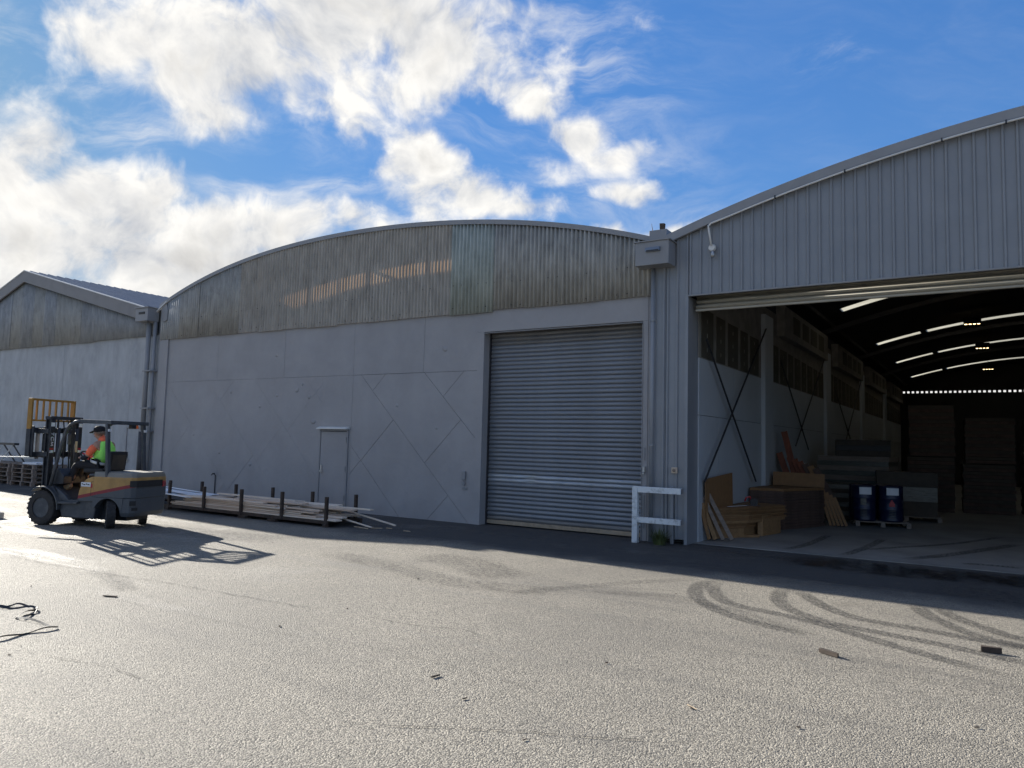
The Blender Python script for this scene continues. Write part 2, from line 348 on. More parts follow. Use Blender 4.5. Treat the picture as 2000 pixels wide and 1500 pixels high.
def stain_mat(name, color, rough, lo=.40, hi=.62, scale=7, op=.8, tread=0):
    """thin film on the ground: patchy, breaks up by its own noise"""
    m = bpy.data.materials.new(name); m.use_nodes = True; nt = m.node_tree; b = nt.nodes['Principled BSDF']; N = nt.nodes.new; K = nt.links.new
    b.inputs['Base Color'].default_value = (*color, 1); b.inputs['Roughness'].default_value = rough
    tc = N('ShaderNodeTexCoord'); n = N('ShaderNodeTexNoise'); K(tc.outputs['Object'], n.inputs['Vector']); n.inputs['Scale'].default_value = scale; n.inputs['Detail'].default_value = 9; n.inputs['Roughness'].default_value = .75
    r = N('ShaderNodeMapRange'); r.interpolation_type = 'SMOOTHSTEP'; K(n.outputs['Fac'], r.inputs[0]); r.inputs[1].default_value = lo; r.inputs[2].default_value = hi
    uvn = N('ShaderNodeUVMap'); uvn.uv_map = 'UVMap'; s = N('ShaderNodeSeparateXYZ'); K(uvn.outputs[0], s.inputs[0])
    # soft flanks: v runs 0..1 across the mark
    pp = N('ShaderNodeMath'); pp.operation = 'PINGPONG'; K(s.outputs[1], pp.inputs[0]); pp.inputs[1].default_value = .5
    fl = N('ShaderNodeMapRange'); fl.interpolation_type = 'SMOOTHSTEP'; K(pp.outputs[0], fl.inputs[0]); fl.inputs[1].default_value = 0; fl.inputs[2].default_value = .22
    pe = N('ShaderNodeMath'); pe.operation = 'PINGPONG'; K(s.outputs[0], pe.inputs[0]); pe.inputs[1].default_value = .5
    fe = N('ShaderNodeMapRange'); fe.interpolation_type = 'SMOOTHSTEP'; K(pe.outputs[0], fe.inputs[0]); fe.inputs[1].default_value = 0; fe.inputs[2].default_value = .16
    a = N('ShaderNodeMath'); a.operation = 'MULTIPLY'; K(r.outputs[0], a.inputs[0]); K(fl.outputs[0], a.inputs[1])
    a1 = N('ShaderNodeMath'); a1.operation = 'MULTIPLY'; K(a.outputs[0], a1.inputs[0]); K(fe.outputs[0], a1.inputs[1])
    a2 = N('ShaderNodeMath'); a2.operation = 'MULTIPLY'; K(a1.outputs[0], a2.inputs[0]); a2.inputs[1].default_value = op
    al = a2.outputs[0]
    if tread:       # lug bars of the tyre, one each 7 cm
        ln = N('ShaderNodeUVMap'); ln.uv_map = 'length'; sl_ = N('ShaderNodeSeparateXYZ'); K(ln.outputs[0], sl_.inputs[0])
        w1 = N('ShaderNodeMath'); w1.operation = 'MULTIPLY_ADD'; K(sl_.outputs[0], w1.inputs[0]); w1.inputs[1].default_value = 2*PI/.07; K(sl_.outputs[1], w1.inputs[2])
        w2 = N('ShaderNodeMath'); w2.operation = 'SINE'; K(w1.outputs[0], w2.inputs[0])
        w3 = N('ShaderNodeMapRange'); K(w2.outputs[0], w3.inputs[0]); w3.inputs[1].default_value = -.6; w3.inputs[2].default_value = .4; w3.inputs[3].default_value = .62
        w4 = N('ShaderNodeMath'); w4.operation = 'MULTIPLY'; K(al, w4.inputs[0]); K(w3.outputs[0], w4.inputs[1]); al = w4.outputs[0]
    K(al, b.inputs['Alpha'])
    return m
M['rubber_mark'] = stain_mat('tyre_rubber_film', (.06, .058, .055), .7, .36, .62, 22, .78, tread=1)
M['faint_mark'] = stain_mat('faint_rubber_film', (.06, .058, .055), .7, .40, .66, 22, .45, tread=1)
M['crack'] = stain_mat('crack_fill', (.03, .028, .025), .9, .40, .56, 5, .75)
M['wet_film'] = stain_mat('standing_water_film', (.028, .029, .032), .12, .36, .58, 1.8, .75)
M['damp_film'] = stain_mat('damp_film', (.06, .058, .055), .35, .44, .64, 18, .45)

# ------------------------------------------------------------------ ground
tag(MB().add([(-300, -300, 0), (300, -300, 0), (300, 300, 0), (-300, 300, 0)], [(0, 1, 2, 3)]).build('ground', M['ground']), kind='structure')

def smooth_path(pts, n=8):
    P = [Vector((p[0], p[1], 0)) for p in pts]; P = [P[0]*2-P[1]] + P + [P[-1]*2-P[-2]]; out = []
    for i in range(1, len(P)-2):
        a, b, c, d = P[i-1:i+3]
        for k in range(n):
            t = k/n; out.append(.5*((2*b)+(c-a)*t+(2*a-5*b+4*c-d)*t*t+(3*b-a-3*c+d)*t**3))
    return out+[P[-2]]
zlay = [.004]
def ribbon(name, pts, w, material, kind='structure', z=None):
    path = smooth_path(pts); L = len(path); vs = []; fs = []; uv = []
    if z is None: zlay[0] += .0006; z = zlay[0]
    tot = 0; acc = [0]
    for a, b in zip(path, path[1:]): tot += (b-a).length; acc.append(tot)
    for i, p in enumerate(path):
        t = (path[min(i+1, L-1)]-path[max(i-1, 0)]).normalized(); s = Vector((-t.y, t.x, 0))*w/2
        for k in range(5): vs.append((*(p-s+s*2*k/4).xy, z)); uv.append((acc[i]/tot, k/4))
    for i in range(L-1):
        for k in range(4): fs.append((i*5+k, i*5+k+1, i*5+k+6, i*5+k+5))
    me = bpy.data.meshes.new(name); me.from_pydata(vs, [], fs); ul = me.uv_layers.new(name='UVMap')
    for lp in me.loops: ul.data[lp.index].uv = uv[lp.vertex_index]
    u2 = me.uv_layers.new(name='length')
    for lp in me.loops: u2.data[lp.index].uv = (uv[lp.vertex_index][0]*tot, 4*abs(uv[lp.vertex_index][1]-.5))
    me.materials.append(material); o = bpy.data.objects.new(name, me); col.objects.link(o); return tag(o, kind=kind)
TR = [[(-3.33, 10.84), (-3.43, 10.35), (-3.3, 9.7), (-3.04, 9.17), (-2.66, 8.73), (-2.17, 8.41), (-1.46, 8.18)],
      [(-3.27, 10.81), (-3.23, 10.2), (-2.88, 9.45), (-2.55, 9.16), (-2.23, 9.08), (-1.56, 8.8), (-.87, 8.32), (.2, 7.7)],
      [(-2.24, 10.94), (-2.4, 10.6), (-2.32, 9.97), (-2.08, 9.43), (-1.59, 8.97), (-.92, 8.77), (-.33, 8.6), (.6, 8.2)],
      [(-2.31, 10.88), (-2.09, 10.42), (-1.74, 9.82), (-1.32, 9.39), (-.65, 9.24), (.08, 9.06), (1.2, 8.9)],
      [(-.89, 10.88), (-.71, 10.19), (-.49, 9.75), (-.2, 9.33), (.22, 9.09), (1.2, 8.7)],
      [(-.68, 10.8), (-.38, 10.14), (-.06, 9.71), (.23, 9.42), (1.1, 9.0)],
      [(-3.5, 10.69), (-3.97, 10.12), (-4.54, 9.19), (-5.22, 7.83)], [(-1.46, 8.18), (-3.16, 9.15), (-3.98, 9.0), (-4.64, 8.81)]]
for i, t in enumerate(TR): ribbon('tyre_track', t, .25 if i < 6 else .3, M['rubber_mark' if i < 6 else 'faint_mark'])
for t, w in (([(-3.54, 3.78), (-2.88, 4.16), (-2.47, 4.37), (-2.2, 4.48), (-1.92, 4.64), (-1.54, 4.8)], .022), ([(-5.73, 6.05), (-5.03, 6.04), (-4.52, 6.19), (-4.08, 6.13)], .02),
             ([(-12.67, 5.6), (-11.38, 5.62), (-10.37, 5.71), (-9.58, 5.75), (-8.91, 5.82), (-7.59, 5.89), (-6.45, 5.95), (-5.78, 6.1)], .03), ([(-7.13, 3.31), (-6.59, 3.38), (-6.12, 3.49), (-5.3, 3.5)], .02), ([(-5.2, 8.5), (-4.3, 9.2), (-3.4, 9.6)], .02), ([(-9.0, 4.9), (-6.2, 5.0), (-4.4, 5.2), (-2.3, 5.0)], .012), ([(-2.6, 6.9), (-1.2, 7.2), (.6, 7.1)], .014)):
    P_ = smooth_path(t, 14); rj = random.Random(int(t[0][0]*100)); q = [(p.x+rj.uniform(-.012, .012), p.y+rj.uniform(-.012, .012)) for p in P_[::2]]
    ribbon('crack', q, w*.8, M['crack'])
for t, w, mm in (([(-3.3, 13.7), (-1.9, 13.55), (-1.0, 13.5), (-.2, 13.6), (.9, 13.7), (2.5, 13.8)], 1.5, 'wet_film'), ([(-7.9, 9.4), (-7.2, 9.75), (-6.3, 9.3), (-5.5, 8.9)], 1.1, 'damp_film'),
                 ([(-1.0, 12.3), (.3, 12.0), (2, 11.8)], 1.2, 'damp_film'), ([(-17.5, 9.3), (-15, 8.9), (-12.5, 9.2), (-10.5, 9.6)], 1.3, 'damp_film'),
                 ([(-4.9, 13.9), (-3.7, 13.7), (-2.8, 13.6)], .45, 'damp_film'), ([(-9.5, 9.0), (-7.5, 8.6), (-6, 8.2), (-4.3, 8.6)], .7, 'damp_film'), ([(-8.6, 5.2), (-9.6, 5.6), (-10.4, 5.7)], .35, 'damp_film'), ([(-17, 6.1), (-14, 5.7), (-11.5, 5.9)], .5, 'damp_film')):
    ribbon('wet_patch', t, w, M[mm])

# ------------------------------------------------------------------ middle warehouse
ARCH = [(-22.5, 6.05), (-21.74, 6.36), (-20.47, 6.70), (-19.26, 6.95), (-18.1, 7.12), (-17.0, 7.23), (-15.96, 7.29), (-14.97, 7.325), (-14.02, 7.335), (-13.12, 7.315), (-12.26, 7.275), (-11.12, 7.19), (-10.06, 7.07), (-9.19, 6.93), (-8.5, 6.79), (-7.85, 6.64), (-6.62, 6.35), (-5.79, 6.12)]
# one smooth curve through the surveyed points (least squares, quartic)
def polyfit(pts, deg, xc):
    n = deg+1; A = [[0.0]*(n+1) for _ in range(n)]
    for x, z in pts:
        b = [(x-xc)**k for k in range(n)]
        for i in range(n):
            for j in range(n): A[i][j] += b[i]*b[j]
            A[i][n] += b[i]*z
    for i in range(n):
        p = max(range(i, n), key=lambda r: abs(A[r][i])); A[i], A[p] = A[p], A[i]
        for r in range(n):
            if r != i:
                f = A[r][i]/A[i][i]; A[r] = [u-f*v for u, v in zip(A[r], A[i])]
    c = [A[i][n]/A[i][i] for i in range(n)]
    return lambda x: sum(c[k]*(x-xc)**k for k in range(n))
mid_arch = polyfit(ARCH, 4, -14.0)
X0, X1 = -22.55, -5.79
mw = thing('warehouse', 'middle grey warehouse with arched corrugated gable and closed roller door', 'warehouse', (-14.2, D, 0))
OM = (-14.2, D, 0)
def mm(): return MB(OM)
def corr_sheet(x0, x1, zb, zt_fn, y, pitch, amp, mb, ph=0):
    n = max(8, int(round((x1-x0)/pitch*8))); vs = []; fs = []
    for i in range(n+1):
        x = x0+(x1-x0)*i/n; yy = y - amp*(.5+.5*math.cos(2*PI*(x-ph)/pitch))**1.4
        vs += [(x, yy, zb), (x, yy, zt_fn(x))]
    fs = [(2*i, 2*i+2, 2*i+3, 2*i+1) for i in range(n)]
    return mb.add(vs, fs)
# gable sheets (a sheet on top of its neighbour here and there)
edges = [-22.52, -21.55, -20.6, -19.65, -18.7, -17.75, -16.8, -15.75, -14.65, -13.6, -12.5, -11.6, -10.85, -9.66, -8.75, -7.85, -7.0, -6.35, -5.80]
for i, (a, b) in enumerate(zip(edges, edges[1:])):
    k = 'corr_blue' if i == 0 else 'corr_green' if i == 12 else 'corr' if 4 <= i <= 11 else 'corr_dark'
    zb = 4.905+random.uniform(-.012, .012) - (.035 if i in (7, 12) else 0) - (.02 if i in (5, 9) else 0)
    corr_sheet(a-.03, b+.03, zb, lambda x: mid_arch(x)-.05, D-.02-(.009 if i % 2 else 0)-(.012 if i == 12 else 0), .104, .062, mm()).build('corrugated_sheet', M[k], mw, smooth=True, solid=0 if k == 'corr' else .005)
for z_ in (5.02, 5.50): mm().box(-22.3 if z_ < 5.5 else -21.9, -5.9 if z_ < 5.5 else -7.2, D+.03, D+.08, z_-.025, z_+.025).build('girt', M['truss'], mw)
# two rows of roofing screws through the sheets
scr = mm()
for zz in (5.0, 5.55):
    x = -22.1
    while x < -6:
        if zz < mid_arch(x)-.2: scr.lathe([(.011, 0), (.011, .012)], (x, D-.052, zz+.0+(.03*math.sin(x))), (0, -1, 0), 6)
        x += .236
tag(scr.build('screw', M['dark_steel'], mw), kind='stuff')
# barge flashing along the arch, in lengths
bx = [X0-.05, -19.8, -17.2, -14.4, -12.0, -9.6, -7.6, X1+.03]
for a, b in zip(bx, bx[1:]):
    n = 14; pl = [(a+(b-a)*i/n, mid_arch(a+(b-a)*i/n)+.035) for i in range(n+1)] + [(b-(b-a)*i/n-.004*(i == 0), mid_arch(b-(b-a)*i/n)-.075) for i in range(n+1)]
    mm().prism(pl, XZ, D-.10, D-.055+.004*random.random()).build('barge_flashing', M['trim'], mw)
# vaulted roof: front strip, back run, with a bare lap behind the gable on the left side where sun comes through
def vault(x0, x1, y0, y1, fn, t, mb, n=26):
    vs = []; 
    for i in range(n+1):
        x = x0+(x1-x0)*i/n; z = fn(x); vs += [(x, y0, z), (x, y1, z), (x, y0, z-t), (x, y1, z-t)]
    fs = []
    for i in range(n):
        a, b = 4*i, 4*i+4; fs += [(a, b, b+1, a+1), (a+2, a+3, b+3, b+2), (a, a+2, b+2, b), (a+1, b+1, b+3, a+3)]
    fs += [(0, 1, 3, 2), (4*n, 4*n+2, 4*n+3, 4*n+1)]
    return mb.add(vs, fs)
GY0, GY1 = D+.50, D+.66
vault(X0, X1, D-.08, GY0, lambda x: mid_arch(x)+.03, .04, mm()).build('roof', M['roof_blue'], mw, smooth=False)
vault(X0, X1, GY1, D+46, lambda x: mid_arch(x)+.03, .04, mm()).build('roof', M['roof_blue'], mw)
for a, b in ((X0, -19.9), (-16.35, -16.15), (-13.4, X1)):
    vault(a, b, GY0-.02, GY1+.02, lambda x: mid_arch(x)+.043, .01, mm(), 8).build('roof_lap', M['roof_blue'], mw)
mm().box(X0, X0+.2, D+.3, D+46, 0, 6.0).box(X1-.2, X1, D+.3, D+46, 0, 6.05).build('side_wall', M['wall'], mw)
pl = [(X0, 0)] + [(X0+(X1-X0)*i/20, mid_arch(X0+(X1-X0)*i/20)) for i in range(21)] + [(X1, 0)]
mm().prism(pl, XZ, D+46, D+46.2).build('back_wall', M['wall'], mw)
mm().box(-22.56, -22.12, D+.03, D+.25, 4.9, 6.0).box(-5.83, -5.79, D+.02, D+.25, 4.9, 6.0).build('corner_plate', M['trim'], mw)
mm().box(-22.80, -22.52, D+.04, D+.25, 0, 6.1).build('corner_plate', M['trim'], mw)
# lower wall: pilaster, backing, sheets with open joints
mm().box(-22.56, -22.10, D-.05, D+.25, 0, 4.9).build('pilaster', M['wall'], mw, bevel=.01)
mm().box(-22.1, -10.06, D+.03, D+.2, 0, 4.95).build('wall_core', M['backing'], mw)
def inset(poly, g):
    cx = sum(p[0] for p in poly)/len(poly); cz = sum(p[1] for p in poly)/len(poly); out = list(poly)
    for p, q in zip(poly, poly[1:]+poly[:1]):
        dx, dz = q[0]-p[0], q[1]-p[1]; L = math.hypot(dx, dz)
        if L < 1e-6: continue
        a, b = dz/L, -dx/L
        if a*cx+b*cz > a*p[0]+b*p[1]: a, b = -a, -b
        out = clip(out, a, b, a*p[0]+b*p[1]-g)
    return out
SEAM, DOORX = 3.533, (-15.11, -14.06)
def panel(poly, g=.003):
    area = 0
    for p, q in zip(poly, poly[1:]+poly[:1]): area += p[0]*q[1]-q[0]*p[1]
    if len(poly) < 3 or abs(area) < .02: return
    q = inset(poly, g)
    if len(q) >= 3: mm().prism(q, XZ, D+.0+random.uniform(-.002, .0025), D+.045).build('wall_sheet', M['wall'], mw)
vj = [-22.1, -19.6, -16.65, -13.99, -11.65, -10.06]
for a, b in zip(vj, vj[1:]): panel([(a, SEAM), (b, SEAM), (b, 4.93), (a, 4.93)], .004 if b in (-13.99, ) or a == -13.99 else .0025)
def diag(region, cs, joints, g):
    for hi, lo in zip(cs, cs[1:]):
        strip = clip(clip(region, 1, 1, hi), -1, -1, -lo)
        js = sorted(j for j in joints.get(hi, []))
        lims = [-1e3]+js+[1e3]
        for a, b in zip(lims, lims[1:]):
            panel(clip(clip(strip, 1, -1, b), -1, 1, -a), g)
cs = [-8.09+2.09*k for k in range(3, -9, -1)]
jn = {}
for i, c in enumerate(cs): jn[c] = [-12.87-2.09*(i-4)+k*3.5 for k in range(-6, 7)] if i % 2 else [-14.94-2.09*(i-4)+.3+k*3.5 for k in range(-6, 7)]
jn[cs[3]] = [-12.87, -16.4, -9.4]; jn[cs[4]] = [-14.94, -11.4, -18.43]
diag([(-13.99, 0), (-10.06, 0), (-10.06, SEAM), (-13.99, SEAM)], cs, jn, .0045)
diag([(-22.1, 0), (DOORX[0], 0), (DOORX[0], SEAM), (-22.1, SEAM)], cs, jn, .002)
panel([(DOORX[0], 2.13), (-13.99, 2.13), (-13.99, SEAM), (DOORX[0], SEAM)], .002)
panel([(DOORX[1], 0), (-13.99, 0), (-13.99, 2.13), (DOORX[1], 2.13)], .002)
# steel door
mm().box(DOORX[0]+.045, DOORX[1]-.06, D-.008, D+.03, .03, 2.06).build('door', M['wall'], mw, bevel=.004)
dr = mm().box(DOORX[0], DOORX[0]+.035, D-.02, D+.03, 0, 2.09).box(DOORX[1]-.035, DOORX[1], D-.035, D+.03, 0, 2.09).box(DOORX[0], DOORX[1], D-.02, D+.03, 2.075, 2.11).build('door_frame', M['trim'], mw)
mm().prism([(D-.13, 2.12), (D-.13, 2.15), (D-.01, 2.19), (D-.01, 2.12)], YZ, DOORX[0]-.03, DOORX[1]+.03).build('door_hood', M['white_metal'], mw, bevel=.004)
hd_ = mm().box(DOORX[0]+.08, DOORX[0]+.13, D-.03, D-.005, .98, 1.18).lathe([(.02, 0), (.02, .05)], (DOORX[0]+.105, D-.02, 1.02), (0, -1, 0), 10).beam((DOORX[0]+.10, D-.07, 1.02), (DOORX[0]+.21, D-.07, 1.02), .018, .018)
hd_.build('door_handle', M['steel'], mw)
for z in (.35, 1.1, 1.85): mm().box(DOORX[1]-.085, DOORX[1]-.06, D-.03, D+.0, z-.07, z+.07).build('hinge', M['trim'], mw)
for dx, dz, r in ((-18.9, 3.2, .07), (-17.6, 2.75, .06), (-16.9, 3.05, .05), (-16.1, 3.2, .08), (-15.6, 3.0, .06), (-17.9, 1.1, .06), (-15.4, 2.35, .09), (-15.9, 3.35, .05), (-12.45, 2.75, .06), (-11.0, 4.1, .08), (-11.2, 2.2, .05), (-17.0, 4.2, .06), (-20.6, 1.9, .05), (-19.3, 1.4, .06)):
    mm().lathe([(r, -.002), (r*.8, .003), (r*.4, .009), (0, .011)], (dx, D+.001, dz), (random.uniform(-.1, .1), -1, .1), 14).build('dent', M['wall'], mw, smooth=True)
# roller-door surround
mm().box(-10.06, -9.87, D-.012, D+.42, 0, 4.42).build('door_jamb', M['wall'], mw, bevel=.006)
mm().box(-5.95, -5.83, D-.012, D+.42, 0, 4.42).build('door_jamb', M['wall'], mw, bevel=.006)
mm().box(-10.06, -5.83, D-.012, D+.42, 4.42, 4.95).build('lintel', M['wall'], mw, bevel=.006)
mm().box(-5.828, -5.79, D+.0, D+.3, 0, 5.95).build('pilaster', M['wall'], mw)
mm().box(-5.952, -5.938, D-.03, D-.012, 0, 4.36).box(-9.9, -5.938, D-.026, D-.0125, 4.385, 4.40).build('jamb_trim', M['trim'], mw)
mm().box(-9.9, -5.9, D+.36, D+.40, 0, 4.42).build('door_backing', M['black'], mw)
rd = thing('roller_door', None, None); rd.parent = mw; rd.location = (0, 0, 0)
def slat_mesh(nm, material, dent=None):
    mb = MB(); W, n, h = 3.86, 7, .0955; xs = 40 if dent else 2
    for i in range(xs+1):
        x = W*i/xs
        for k in range(n+1):
            t = k/n; bulge = .020*math.sin(PI*min(1, t*1.12))**.8 if t < .9 else -.004
            if dent: bulge -= .03*math.exp(-((x-dent)/.12)**2)*math.exp(-((t-.4)/.4)**2)
            mb.v.append((x, -bulge, h*t))
    for i in range(xs):
        for k in range(n): a = i*(n+1)+k; mb.f.append((a, a+n+1, a+n+2, a+1))
    o = mb.build(nm, material, smooth=True); me = o.data; bpy.data.objects.remove(o); return me
sm, smb, smd = slat_mesh('slat', M['slat']), slat_mesh('slat_bright', M['slat_bright'], 1.15), slat_mesh('slat_dirty', M['slat_dirty'])
for k in range(46):
    z = .115+k*.0955
    if z > 4.40: break
    me = smb if k in (9, 10) else smd if k > 41 or k == 0 else sm
    o = share('slat', me, rd, (-9.86+14.2, .28+random.uniform(-.004, .004), z), (random.uniform(-.02, .02), random.uniform(-.0008, .0008), 0))
MB().box(-9.86+14.2, -6.0+14.2, .255, .30, .03, .115).build('bottom_bar', M['wood_bar'], rd, bevel=.004)
MB().box(-9.872+14.2, -9.84+14.2, .22, .31, 0, 4.42).build('guide_rail', M['dark_steel'], rd); MB().box(-6.03+14.2, -5.95+14.2, .20, .31, 0, 4.42).build('guide_rail', M['dark_steel'], rd)
lk = MB().box(-5.91+14.2, -5.86+14.2, -.06, -.012, 1.36, 1.47).lathe([(.022, 0), (.022, .03)], (-5.885+14.2, -.05, 1.33), (0, -1, 0), 10).build('padlock', M['steel'], rd, bevel=.004)
MB().box(-5.905+14.2, -5.875+14.2, -.03, -.012, 1.6, 1.85).box(-5.905+14.2, -5.88+14.2, -.03, -.012, .25, .9).build('lock_bar', M['trim'], rd)
# switch socket by the roller door
t = thing('power_outlet', 'grey weatherproof power socket on the wall left of the roller door', 'socket', (-10.33, D-.005, 1.0))
MB().box(-.05, .05, -.05, 0, .0, .2).build('cover', M['trim'], t, bevel=.012)
MB().prism([(-.03, -.02), (.03, -.02), (.06, -.10), (.05, -.14), (-.01, -.12)], XZ, -.09, -.03).build('socket', M['trim'], t, bevel=.006)
MB().box(-.04, .09, -.02, 0, -.22, -.17).build('base_plate', M['trim'], t)
t = thing('wall_tap', 'small dark tap on a short pipe, on the grey wall behind the timber rack', 'tap', (-19.4, D, 0))
MB().tube([(0, -.02, 0), (0, -.02, .72), (0, -.1, .76), (0, -.16, .72)], .014).box(-.02, .06, -.12, -.08, .74, .78).build('tap_pipe', M['dark_steel'], t)
# eave gutter end and flap at the left corner
t = thing('gutter_end_flap', 'grey rounded metal flap on the left corner of the arched gable', 'flap', (-22.28, D-.07, 5.55))
MB().prism([(-.14, .42), (.08, .5), (.16, .30), (.14, -.02), (.0, -.08), (-.14, -.02)], XZ, -.05, -.02).build('flap_plate', M['trim'], t, bevel=.006)
MB().beam((-.55, -.06, .20), (.1, -.06, .56), .05, .04).build('flap_edge', M['white_metal'], t)

# ------------------------------------------------------------------ left warehouse
OL = (-31.5, D, 0)
lw = thing('warehouse', 'left blue-grey warehouse with pitched gable behind the forklift', 'warehouse', OL)
def ml(): return MB(OL)
RG = 8.06; rtop = lambda x: RG-.252*abs(x+31.5) if x > -31.5 else RG-.30*abs(x+31.5)
ml().box(-41, -22.62, D+.03, D+.2, 0, 5.05).build('wall_core', M['backing'], lw)
for a, b in ((-41, -36.2), (-36.2, -33.4), (-33.4, -28.48), (-28.48, -24.16), (-23.25, -22.62)): ml().box(a+.005, b-.005, D+random.uniform(-.003, .003), D+.045, 0, 5.1).build('wall_sheet', M['wall_left'], lw)
ml().box(-24.155, -23.255, D, D+.045, 2.1, 5.1).build('wall_sheet', M['wall_left'], lw)
ml().box(-24.12, -23.29, D-.008, D+.03, .03, 2.06).build('door', M['wall_left'], lw, bevel=.004)
ml().box(-24.155, -24.12, D-.03, D+.03, 0, 2.1).box(-23.29, -23.255, D-.03, D+.03, 0, 2.1).box(-24.155, -23.255, D-.05, D+.03, 2.065, 2.11).build('door_frame', M['trim'], lw)
ml().box(-24.06, -24.0, D-.03, D-.005, .95, 1.2).beam((-24.03, D-.06, 1.02), (-23.9, D-.06, 1.02), .02, .02).build('door_handle', M['steel'], lw)
e2 = [-41]+[-40.3+k*.86 for k in range(21)]
e2 = [x for x in e2 if x < -23.0]+[-22.75]
for i, (a, b) in enumerate(zip(e2, e2[1:])):
    k = 'corr_yellow' if i in (12, 14, 15, 10) else 'corr_left'
    corr_sheet(a-.03, b+.03, 5.07+random.uniform(-.012, .012)-(.04 if i == 16 else 0), lambda x: rtop(x)-.3, D-.03-(.008 if i % 2 else 0), .105, .058, ml()).build('corrugated_sheet', M[k], lw, smooth=True, solid=.005)
for x0, x1 in ((-41.3, -36.4), (-36.4, -31.5), (-31.5, -27.0), (-27.0, -22.75)):
    ml().prism([(x0, rtop(x0)+.0), (x1, rtop(x1)+.0), (x1, rtop(x1)-.42), (x0, rtop(x0)-.42)], XZ, D-.20, D-.14+random.uniform(0, .004)).build('barge_board', M['barge'], lw)
ml().beam((-31.5, D-.17, RG+.02), (-22.75, D-.17, rtop(-22.75)+.02), .10, .035).beam((-31.5, D-.17, RG+.02), (-41.3, D-.17, rtop(-41.3)+.02), .10, .035).build('barge_cap', M['white_metal'], lw)
# roof sheets, ribs standing, one pale skylight run
xs = [(-31.5, -22.7), (-31.5, -41.3)]
for sd, (xa, xb) in enumerate(xs):
    y = D-.12; i = 0
    while y < D+44:
        y2 = y+(1.0 if i != 11 else .9); sk = i in (11, 24)
        mb = ml().add([(xa, y, rtop(xa)+.03), (xb, y, rtop(xb)+.03), (xb, y2, rtop(xb)+.03), (xa, y2, rtop(xa)+.03)], [(0, 1, 2, 3)])
        for q in range(3): mb.beam((xa, y+.15+q*.33, rtop(xa)+.045), (xb, y+.15+q*.33, rtop(xb)+.045), .05, .03)
        mb.build('roof_sheet', M['white_metal'] if sk else M['roof_blue'], lw); y = y2; i += 1
ml().box(-41.2, -22.65, D+43.9, D+44.1, 0, 5).box(-22.85, -22.66, D+.3, D+44, 0, 5.8).box(-41.2, -41, D+.3, D+44, 0, 5).build('rear_wall', M['wall_left'], lw)
# rain head and downpipes between the left and the middle warehouse
t = thing('downpipe', 'grey downpipe with dark lower half under a square rain head, between left and middle warehouse', 'downpipe', (-23.0, D-.02, 0))
MB().box(-.36, .32, -.42, -.02, 5.5, 5.92).build('rain_head', M['trim'], t, bevel=.008)
MB().box(-.40, .36, -.46, -.0, 5.92, 5.95).build('rain_head_lip', M['trim'], t)
MB().box(-.16, .16, -.435, -.419, 5.72, 5.79).build('overflow_slot', M['black'], t)
MB().tube([(.02, -.16, 5.5), (.02, -.16, 1.95)], .075, 14).build('pipe', M['trim'], t, smooth=True)
MB().tube([(.03, -.17, 1.95), (.03, -.17, 0)], .115, 14).build('pipe_guard', M['dark_steel'], t, smooth=True)
MB().tube([(.27, -.10, 5.5), (.27, -.10, 0)], .055, 12).build('pipe', M['trim'], t, smooth=True)
for z in (1.97, 2.7, 3.9): MB().box(-.07, .36, -.25, -.0, z-.02, z+.02).build('pipe_bracket', M['trim'], t)

# ------------------------------------------------------------------ right warehouse
OR_ = (3.0, D, 0)
rw = thing('warehouse', 'right grey ribbed-steel warehouse with wide open doorway', 'warehouse', OR_)
def mr(): return MB(OR_)
rarch = lambda x: 7.50-.0205*(x-3)**2
XR0, XR1, OPX, OPR, OPZ = -5.72, 11.72, -4.985, 8.4, 4.85
def rib_sheet(x0, x1, zb, zt, y, mb):
    pr = []; x = x0
    while x < x1-.02:
        w = min(.2, x1-x); pr += [(x, 0), (x+.018, .036), (x+.046, .036), (x+.064, 0)]
        x += .2
    pr.append((x1, 0)); vs = []
    for a, b in pr:
        vs += [(a, y-b, zb if not callable(zb) else zb(a)), (a, y-b, zt(a))]
    return mb.add(vs, [(2*i, 2*i+2, 2*i+3, 2*i+1) for i in range(len(pr)-1)])
x = OPX
while x < XR1-.3:
    x2 = min(x+.8, XR1); rib_sheet(x, x2, OPZ+.02, lambda a: rarch(a)-.10, D-.0+random.uniform(-.003, .003), mr()).build('cladding_sheet', M['clad'], rw, solid=.003)
    x = x2
rib_sheet(-5.45, OPX-.002, .09, lambda a: rarch(a)-.10, D+.0, mr()).build('cladding_sheet', M['clad'], rw, solid=.003)
rib_sheet(-5.725, -5.45, .06, lambda a: 5.9, D-.012, mr()).build('cladding_sheet', M['clad'], rw, solid=.003)
rib_sheet(OPR, XR1, .06, lambda a: OPZ+.03, D+.004, mr()).build('cladding_sheet', M['clad'], rw, solid=.003)
bx = [-5.42, -1.71, 2.3, 6.2, 10.0, XR1+.1]
for a, b in zip(bx, bx[1:]):
    n = 14; xs_ = [a+(b-a)*i/n for i in range(n+1)]
    mr().prism([(q, rarch(q)+.06) for q in xs_]+[(q-.003, rarch(q)-.115) for q in xs_[::-1]], XZ, D-.13, D-.05+random.uniform(0, .004)).build('barge_flashing', M['trim'], rw, bevel=.004)
mr().box(-5.79, -5.42, D-.12, D+.25, 5.9, 6.24).build('barge_end', M['trim'], rw, bevel=.006)
mr().box(OPX-.02, OPR+.02, D-.055, D+.02, OPZ-.012, OPZ+.018).build('head_flashing', M['trim'], rw)
mr().box(OPX-.065, OPX, D-.05, D+.55, 0, OPZ).build('jamb_flashing', M['clad'], rw, bevel=.006)
